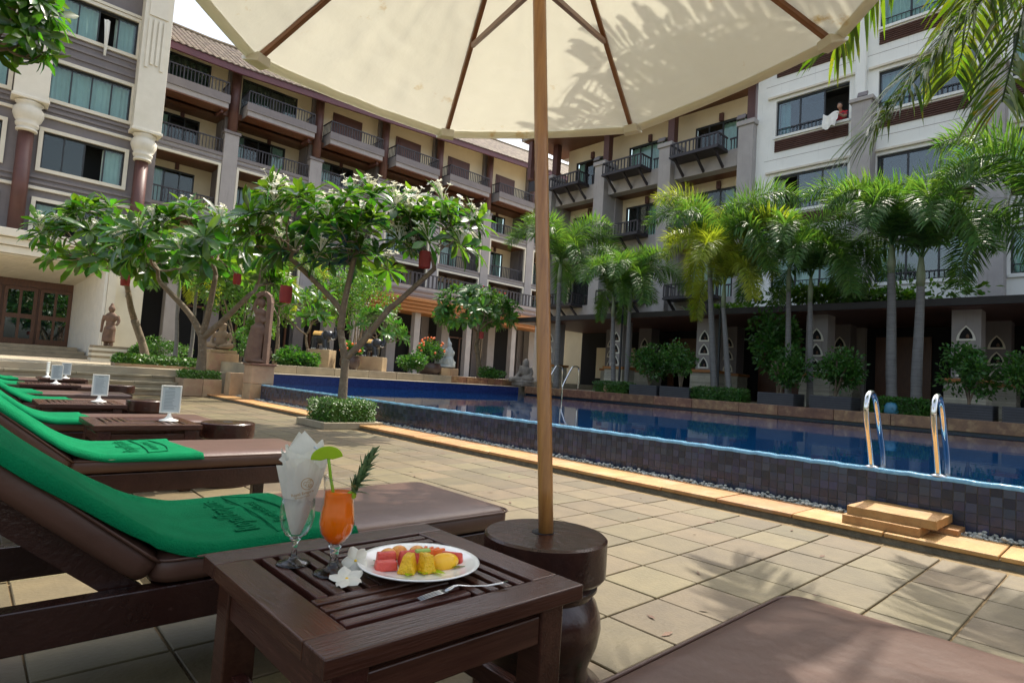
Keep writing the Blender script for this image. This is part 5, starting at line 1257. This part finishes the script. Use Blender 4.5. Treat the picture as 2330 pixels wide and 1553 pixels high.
b.add(vs, [(i*(NV+1)+j, ((i+1) % NA)*(NV+1)+j, ((i+1) % NA)*(NV+1)+j+1, i*(NV+1)+j+1) for i in range(NA) for j in range(NV)])
b.build('canopy', mt['canvas'], um, smooth=True)
hm = MB(); hv = []
for i in range(NA):
    a = UT-2*pi*i/NA; p = can(a,1.0); q = can(a,.972); o_ = (p-UB-ud*(p-UB).dot(ud)).normalized()
    hv += [p+o_*.002+ud*.002, p+o_*.003-ud*.014, q-ud*.006]
hm.add(hv, [(i*3+j, ((i+1) % NA)*3+j, ((i+1) % NA)*3+j+1, i*3+j+1) for i in range(NA) for j in range(2)])
hm.build('hem', mt['canvas'], um, smooth=True)
sm = MB()
for k in range(8):
    a = UT-k*pi/4
    p0, p1 = uc(.05,a,UL+UH-.03), uc(UR*.965,a,UL+.02-.022)
    rb = MB().beam(p0,p1,.020,.026,ud).build('rib', mt['rib'], um, bev=.003)
    tdir = (-e1*sin(a)+e2*cos(a)); od = (e1*cos(a)+e2*sin(a))
    pk = MB(); tip = uc(UR*.985,a,UL-.012); m = Matrix((tdir, od, ud)).transposed()
    vs = []
    for s in (-1,1):
        for (r_, z_, w_) in ((.035,.012,.045),(.02,-.012,.050),(-.055,-.030,.034),(-.06,.012,.034)): vs.append(tip+tdir*s*w_+od*r_+ud*z_)
    pk.add(vs, [(0,1,2,3),(4,7,6,5),(0,4,5,1),(1,5,6,2),(2,6,7,3),(3,7,4,0)]); pk.build('rib_pocket', mt['canvas'], um, bev=.004)
    j = p0.lerp(p1,.60)-ud*.024; MB().beam(UB+ud*(UL-.08)+od*.05, j, .016,.022,ud).build('strut', mt['rib'], um, bev=.002)
    sv = []
    for q in range(25):
        v = .03+.95*q/24; c0 = can(a,v); sv += [c0-tdir*.011-ud*.003, c0+tdir*.011-ud*.003+ud*.006*mnoise.noise(V((q*1.3,k*3,0)))]
    sm.add(sv, [(2*q,2*q+1,2*q+3,2*q+2) for q in range(24)])
sm.build('seam_tapes', mt['canvas'], um)
MB().lathe([(.045,0),(.058,.02),(.058,.07),(.045,.09)],(0,0,0),20).build('runner', mt['rib'], um, local=True).matrix_local = Matrix.Translation(ud*(UL-.12))@ud.to_track_quat('Z','Y').to_matrix().to_4x4()
MB().lathe([(.05,0),(.06,.03),(.05,.07)],(0,0,0),20).build('hub', mt['rib'], um, local=True).matrix_local = Matrix.Translation(ud*(UL+UH-.06))@ud.to_track_quat('Z','Y').to_matrix().to_4x4()

# ================================================================== TABLEWARE (table top z=.45)
ZT = .4502
def wall(outer, th):                                # closed glass wall from an outer profile
    return outer+[(max(.0015,r-th),z) for r, z in reversed(outer)]
# napkin goblet
gx, gy = .600,1.327
gt = thing('stemmed_glass', (gx,gy,ZT), 'clear stemmed glass holding the folded white napkins', 'glass')
MB().lathe([(.0375,0),(.0378,.002),(.030,.005),(.012,.010),(.0065,.018),(.0055,.035),(.007,.048),(.013,.056),(.012,.058),(.0,.058)],(gx,gy,ZT),40,False).build('foot_and_stem', mt['glassw'], gt, smooth=True)
gl = glassy('thin_glass', (.985,.99,.985), 0, 1.45, -.02)
MB().lathe(wall([(.012,.058),(.024,.066),(.034,.084),(.038,.104),(.038,.125),(.0355,.150)],.0012),(gx,gy,ZT),40,False).build('bowl', gl, gt, smooth=True)
nk = thing('napkins', (gx,gy,ZT+.07), 'folded white paper napkins with gold print standing in the stemmed glass', 'napkins')
tc = V((-gx,-gy,0)).normalized(); acam = atan2(tc.y,tc.x)
def npk(layer, a, v, seed):
    q = (a+seed*.7)/(2*pi)*(4,3,3)[layer]; tri = abs((q % 1)*2-1)*(.7+.5*sin(a*1.7+seed))
    top = (.215,.235,.25)[layer]+.026*tri*(1,1.0,1.3)[layer]; z = .066+(top-.066)*v
    r = .010+.052*((z-.066)/.19)**.85; r = min(r,.066)*(1,.86,.60)[layer]
    if z < .15: r = min(r,.0335*(1,.9,.8)[layer])
    r *= 1+.10*sin(a*3+seed)*v+.04*sin(a*11+seed*3)*v+.16*max(0,v-.75)*tri
    return V((gx+.004*v+r*cos(a), gy+r*sin(a), ZT+z))
for ly in range(3):
    b = MB(); n, mm = 60, 16; vs = [npk(ly, 2*pi*i/n, j/mm, ly*2.1+.4) for i in range(n) for j in range(mm+1)]
    b.add(vs, [(i*(mm+1)+j,((i+1) % n)*(mm+1)+j,((i+1) % n)*(mm+1)+j+1,i*(mm+1)+j+1) for i in range(n) for j in range(mm)])
    b.build('napkin', mt['napkin'], nk)
fk = MB()                                             # standing centre fold and diagonal overlaps
up = V((0,0,1)); sd = V((-tc.y,tc.x,0))
def P3(s, h, o=0): return V((gx,gy,ZT+h))+sd*s+tc*o
for (pts) in ([(-.050,.235,.012),(.000,.300,.0),(.050,.250,.004),(.0,.20,.03)],[(-.036,.25,-.02),(-.012,.296,-.018),(.03,.26,-.02),(-.01,.2,-.02)]):
    fk.add([P3(*p) for p in pts],[(0,1,2,3)])
o = fk.build('napkin', mt['napkin'], nk); m = o.modifiers.new('Solidify','SOLIDIFY'); m.thickness = .0015
def on_napkin(me, h0, s0, tilt):
    for v in me.vertices:
        x, y = v.co.x*cos(tilt)-v.co.y*sin(tilt)+s0, v.co.x*sin(tilt)+v.co.y*cos(tilt)+h0
        z = y; r = .010+.052*((z-.066)/.19)**.85; r = min(r,.066)*1.075+.0035; a = acam+x/max(r,.03)
        v.co = V((gx+.004+r*cos(a), gy+r*sin(a), ZT+z))-WL[nk.name]
    me.materials.append(mt['gold']); link(bpy.data.objects.new('gold_print', me), nk)
def ring(cx, cy, r0, r1, n=40, a0=0, a1=2*pi, taper=0):
    vs = []
    for i in range(n+1):
        a = a0+(a1-a0)*i/n; k = 1-taper*i/n
        vs += [(cx+r0*k*cos(a),cy+r0*k*sin(a),0),(cx+r1*k*cos(a),cy+r1*k*sin(a),0)]
    return vs, [(2*i,2*i+1,2*i+3,2*i+2) for i in range(n)]
eb = MB(); eb.add(*ring(0,0,.0125,.0137)); eb.add(*ring(-.004,.001,.0045,.0055,30,.4,7.2,.5)); eb.add(*ring(.005,.005,.0038,.0048,30,0,8,.6)); eb.add(*ring(.006,-.005,.0045,.0056,30,2,9,.6)); eb.add(*ring(.0015,-.001,.006,.0068,30,3,6))
on_napkin(eb.mesh('emblem'), .188, .012, .25); on_napkin(text_mesh('Royal Empire',.0095,0,2), .163, .004, .25); on_napkin(text_mesh('Boutique Hotel',.0052,0,2), .156, .004, .25)
# juice glass
jx, jy = .645,1.222
jt = thing('juice_glass', (jx,jy,ZT), 'tall curved glass of bright orange juice', 'glass')
MB().lathe([(.0425,0),(.043,.002),(.036,.005),(.016,.011),(.010,.020),(.0085,.034),(.0095,.050),(.015,.060),(.013,.063),(.0,.064)],(jx,jy,ZT),44,False).build('foot_and_stem', mt['glassw'], jt, smooth=True)
jb = [(.013,.063),(.024,.072),(.034,.088),(.0385,.108),(.037,.130),(.0335,.152),(.0325,.172),(.0345,.192),(.037,.211)]
MB().lathe(wall(jb,.0012),(jx,jy,ZT),44,False).build('bowl', gl, jt, smooth=True)
ji = [(0,.0650)]+[(r-.0016,z+.0015) for r, z in jb[:6]]+[(.0310,.168),(.0312,.1755),(.0,.1757)]
MB().lathe(ji,(jx,jy,ZT),44,False).build('juice', mt['juice'], jt, smooth=True)
sw2 = thing('straw', (jx,jy,ZT+.12), 'green bent straw leaning in the orange juice', 'straw')
js = lambda s, h, o=0: V((jx,jy,ZT+h))+sd*s+tc*o
# sd points to the picture's left or right; make sR point right
sR = sd if sd.dot(RG) > 0 else -sd
jp = lambda s, h, o=0: V((jx,jy,ZT+h))+sR*s+tc*o
MB().tube([jp(-.004,.125),jp(-.014,.178),jp(-.021,.205),jp(-.024,.222),jp(-.032,.262)],.0033,10).build('straw_tube', mt['straw'], sw2, smooth=True)
MB().tube([jp(-.034,.256),jp(-.062,.274)],.0026,8).build('straw_end', mt['paper'], sw2, smooth=True)
lm = thing('lime_slice', jp(-.036,.255), 'bright green lime slice perched on the straw', 'lime')
b = MB(); n = 18; poly = [(.034*cos(pi*k/n),.026*sin(pi*k/n)) for k in range(n+1)]+[(-.012,-.004),(.0,-.001),(.012,-.004)]
ax = (sR*cos(.30)+V((0,0,1))*sin(.12)).normalized(); ay = (V((0,0,1))*.95-sR*.1).normalized()
b.prism(poly, jp(-.033,.250,.004), ax, ay, tc*-.006); b.build('lime_flesh', mt['lime'], lm, bev=.001)
# pineapple leaf garnish
pg = thing('pineapple_garnish', jp(.03,.17), 'spiky pineapple crown leaf garnish on the rim of the juice glass', 'garnish')
ax_ = (V((0,0,1))*.92+sR*.36).normalized(); b0 = jp(.026,.172,.008); random.seed(3); b = MB()
for k in range(34):
    t = k/34; p = b0+ax_*.085*t; a = k*2.4; x = ax_.orthogonal().normalized(); y = ax_.cross(x)
    d = (x*cos(a)+y*sin(a)); out = (d*(1.0-.75*t)+ax_*(.55+1.0*t)).normalized()
    if d.dot(sR) < -.3 and t < .5: out = (out+ax_*.8).normalized()
    leaf(b, p, out, ax_, random.uniform(.034,.052)*(1-.15*t), .0085, .5, .35, 4, (1,.95,.75,.45,.05))
b.build('crown_leaves', mt['pineleaf'], pg)
MB().ell(b0-ax_*.002,(.012,.010,.010),None,10,8).build('pineapple_stub', mt['lime'], pg, smooth=True)
# plate with fruit
px_, py_ = .812,1.137
pt = tag(MB().lathe([(.0,.004),(.080,.004),(.092,.005),(.128,.017),(.1385,.0215),(.1395,.0235),(.137,.0245),(.126,.021),(.092,.0095),(.080,.0075),(.0,.0075)],(px_,py_,ZT),72,False).build('plate', mt['china'], None, smooth=True), 'round white china plate of sliced fruit', 'plate')
ZP = ZT+.0082
def pr_(s, o): return V((px_,py_,ZP))+sR*s-tc*o    # s right, o away from the camera
def fruit(name, label, mat, s, o, build, cat='fruit', group='fruit pieces on the plate', bev=0, smooth=True, disp=0):
    b = MB(); build(b, pr_(s,o)); ob = b.build(name, mt[mat], None, bev=bev, seg=3, smooth=smooth); tag(ob, label, cat, group)
    if disp:
        bm = bmesh.new(); bm.from_mesh(ob.data); bmesh.ops.subdivide_edges(bm, edges=bm.edges, cuts=3, use_grid_fill=True)
        for v in bm.verts: n_ = mnoise.noise(v.co*170)*disp; v.co += v.normal*n_
        bm.to_mesh(ob.data); bm.free()
        ob.data.polygons.foreach_set('use_smooth',[True]*len(ob.data.polygons))
    return ob
def wedge(L, W, H, yaw, top=.5):
    def f(b, c):
        d = (sR*cos(yaw)-tc*sin(yaw)); n = V((-d.y,d.x,0)); z = V((0,0,1))
        b.add([c-d*L/2-n*W/2,c+d*L/2-n*W/2,c+d*L/2+n*W/2,c-d*L/2+n*W/2,c-d*L/2*.9-n*W/2*top+z*H,c+d*L/2*.9-n*W/2*top+z*H,c+d*L/2*.9+n*W/2*top+z*H,c-d*L/2*.9+n*W/2*top+z*H],
              [(0,3,2,1),(4,5,6,7),(0,1,5,4),(1,2,6,5),(2,3,7,6),(3,0,4,7)])
    return f
def mangof(b, c):
    d = (sR*.93-tc*.2).normalized(); n = V((-d.y,d.x,0)); m = Matrix((d,n,V((0,0,1)))).transposed()
    b.ell(c+V((0,0,.013)),(.036,.019,.021),m,20,12)
fruit('watermelon_piece','red watermelon block at the left front of the plate','melon',-.076,-.012,wedge(.050,.028,.020,.05,.9),bev=.003)
fruit('watermelon_piece','pinkish red watermelon slice lying behind the front block','melon',-.072,.020,wedge(.046,.022,.030,.1,.8),bev=.003)
fruit('pineapple_piece','yellow pineapple wedge beside the watermelon block','pineapple',-.030,-.034,wedge(.040,.040,.040,1.15,.45),bev=.004,disp=.0022)
fruit('pineapple_piece','jagged yellow pineapple wedge beside the mango','pineapple',.010,-.036,wedge(.038,.034,.040,1.9,.5),bev=.004,disp=.0030)
fruit('mango_piece','smooth yellow mango cheek at the right front of the plate','mango',.056,-.014,mangof)
fruit('watermelon_piece','red melon wedge behind the mango','melon',.082,.018,wedge(.055,.018,.026,-.5,.5),bev=.004)
fruit('watermelon_piece','red melon wedge in the middle of the fruit','melon',-.020,.020,wedge(.050,.022,.032,.2,.5),bev=.004)
for k, (s, o, lb) in enumerate(((-.064,.048,'peeled orange segment cluster at the left back of the plate'),(-.036,.068,'peeled orange segment cluster at the back of the plate'),(.006,.062,'peeled orange segment cluster beside the papaya'))):
    fruit('orange_piece', lb, 'orange', s, o, lambda b, c: b.ell(c+V((0,0,.014)),(.021,.018,.016),None,16,10))
for q in range(4): fruit('papaya_slice','fanned orange papaya slice at the back of the plate','papaya',.022+.012*q,.046+.002*q,wedge(.034,.009,.030-.002*q,1.2-.28*q,.8),bev=.002,group='fanned papaya slices')
fruit('cucumber_slice','pale green slice lying across the two pineapple wedges','cucumber',.006,-.008,lambda b, c: wedge(.036,.014,.006,.15,.9)(b,c+V((0,0,.036))),bev=.001)
random.seed(12)
for k, (s, o, a, l) in enumerate(((-.085,.03,2.7,.05),(-.085,.0,3.1,.045),(.085,.03,.5,.05),(.09,.0,.15,.055),(.085,-.025,-.2,.05),(.07,.05,.9,.05),(.0,-.045,-1.4,.035),(.03,-.045,-1.0,.045),(-.03,-.05,-2.0,.04))):
    b = MB(); d = sR*cos(a)-tc*sin(a); leaf(b, pr_(s*.75,o*.8)+V((0,0,.003)), d, V((0,0,1)), l, .012 if k > 5 else .006, -.15, .1, 4, (.6,1,.8,.5,.04))
    tag(b.build('garnish_leaf', mt['fernleaf'] if k < 6 else mt['lime'], None), 'pointed dark green garnish leaf sticking out of the fruit' if k < 6 else 'broad bright green leaf under the pineapple', 'leaf', 'garnish leaves' if k < 6 else 'broad leaves under the fruit')
# frangipani blooms on the table
def bloom(label, c, ax, r=.034):
    t = thing('frangipani_bloom', c, label, 'flower', 'frangipani blooms on the table'); c, ax = V(c), V(ax).normalized(); x = ax.orthogonal().normalized(); y = ax.cross(x)
    for q in range(5):
        a = q*2*pi/5+.4; d = (x*cos(a)+y*sin(a)); s_ = (-x*sin(a)+y*cos(a))
        def f(u, v):
            w_ = r*.50*sin(pi*min(1,.12+.80*u))**.8*(v*2-1)
            return c+d*r*1.15*u+s_*(w_+r*.10*u)+ax*(.010*u*(1-.4*u)+.006*(v-.5)*(1-u)+.004*sin(pi*v))
        MB().grid(f,10,6).build('petal', mt['petal'], t, smooth=True)
    MB().ell(c+ax*.003,(.0045,.0045,.003),None,8,6).build('flower_heart', mt['yellow'], t, smooth=True)
bloom('white frangipani bloom lying open before the juice glass', (.640,1.150,ZT+.006), (-.15,-.25,1), .031)
bloom('white frangipani bloom standing on edge against the plate rim', (.690,1.203,ZT+.024), (-.75,-.5,.35), .027)
# fork and knife
fo = thing('fork', (.80,.965,ZT), 'steel fork lying tines down before the plate', 'fork')
fa, fb_ = V((.712,.988,ZT)), V((.915,.948,ZT)); fd_ = (fb_-fa).normalized(); fn = V((-fd_.y,fd_.x,0)); FL = (fb_-fa).length
def fp(u, s=0, z=0): return fa+fd_*FL*u+fn*s+V((0,0,z))
b = MB()
prof2 = [(.27,.0098,.010),(.32,.0098,.0135),(.37,.0060,.017),(.42,.0034,.017),(.55,.0030,.012),(.75,.0042,.0075),(.92,.0060,.0085),(1.0,.0052,.011)]
vs = []
for u, w_, z in prof2: vs += [fp(u,-w_,z+.001),fp(u,0,z+.0028),fp(u,w_,z+.001),fp(u,0,z-.0004)]
b.add(vs, [(4*i+j,4*i+(j+1) % 4,4*i+4+(j+1) % 4,4*i+4+j) for i in range(len(prof2)-1) for j in range(4)]+[(0,1,2,3),(28,29,30,31)])
b.build('handle', mt['steel'], fo, smooth=True)
for s in (-.0088,-.0030,.0030,.0088): MB().tube([fp(.29,s,.0105),fp(.18,s,.0085),fp(.08,s,.005),fp(.0,s*.9,.0015)],[.0013,.0011,.0010,.0006],6).build('tine', mt['steel'], fo, smooth=True)
kn = thing('knife', (.83,1.26,ZT), 'steel knife lying behind the plate', 'knife')
b = MB(); ka, kb = V((.715,1.278,ZT)), V((.958,1.252,ZT)); kd = (kb-ka).normalized(); kn_ = V((-kd.y,kd.x,0))
b.prism([(0,-.004),(.115,-.006),(.125,-.009),(.235,-.009),(.245,.004),(.12,.006),(0,.005)], ka+V((0,0,.001)), kd, kn_, V((0,0,.003))); b.build('blade', mt['steel'], kn, bev=.001)
MB().tube([ka+V((0,0,.004)),ka+kd*.06+V((0,0,.006)),ka+kd*.115+V((0,0,.004))],[.005,.006,.0045],8).build('handle', mt['steel'], kn, smooth=True)
# small green tag at the foot of the umbrella base
gtg = thing('green_cap', (1.42,1.02,0), 'small green plastic cap lying at the foot of the umbrella base', 'cap')
MB().lathe([(.02,.001),(.022,.02),(.016,.03),(.0,.031)],(1.42,1.02,0),14,False).build('cap_shell', mt['towel'], gtg, smooth=True)
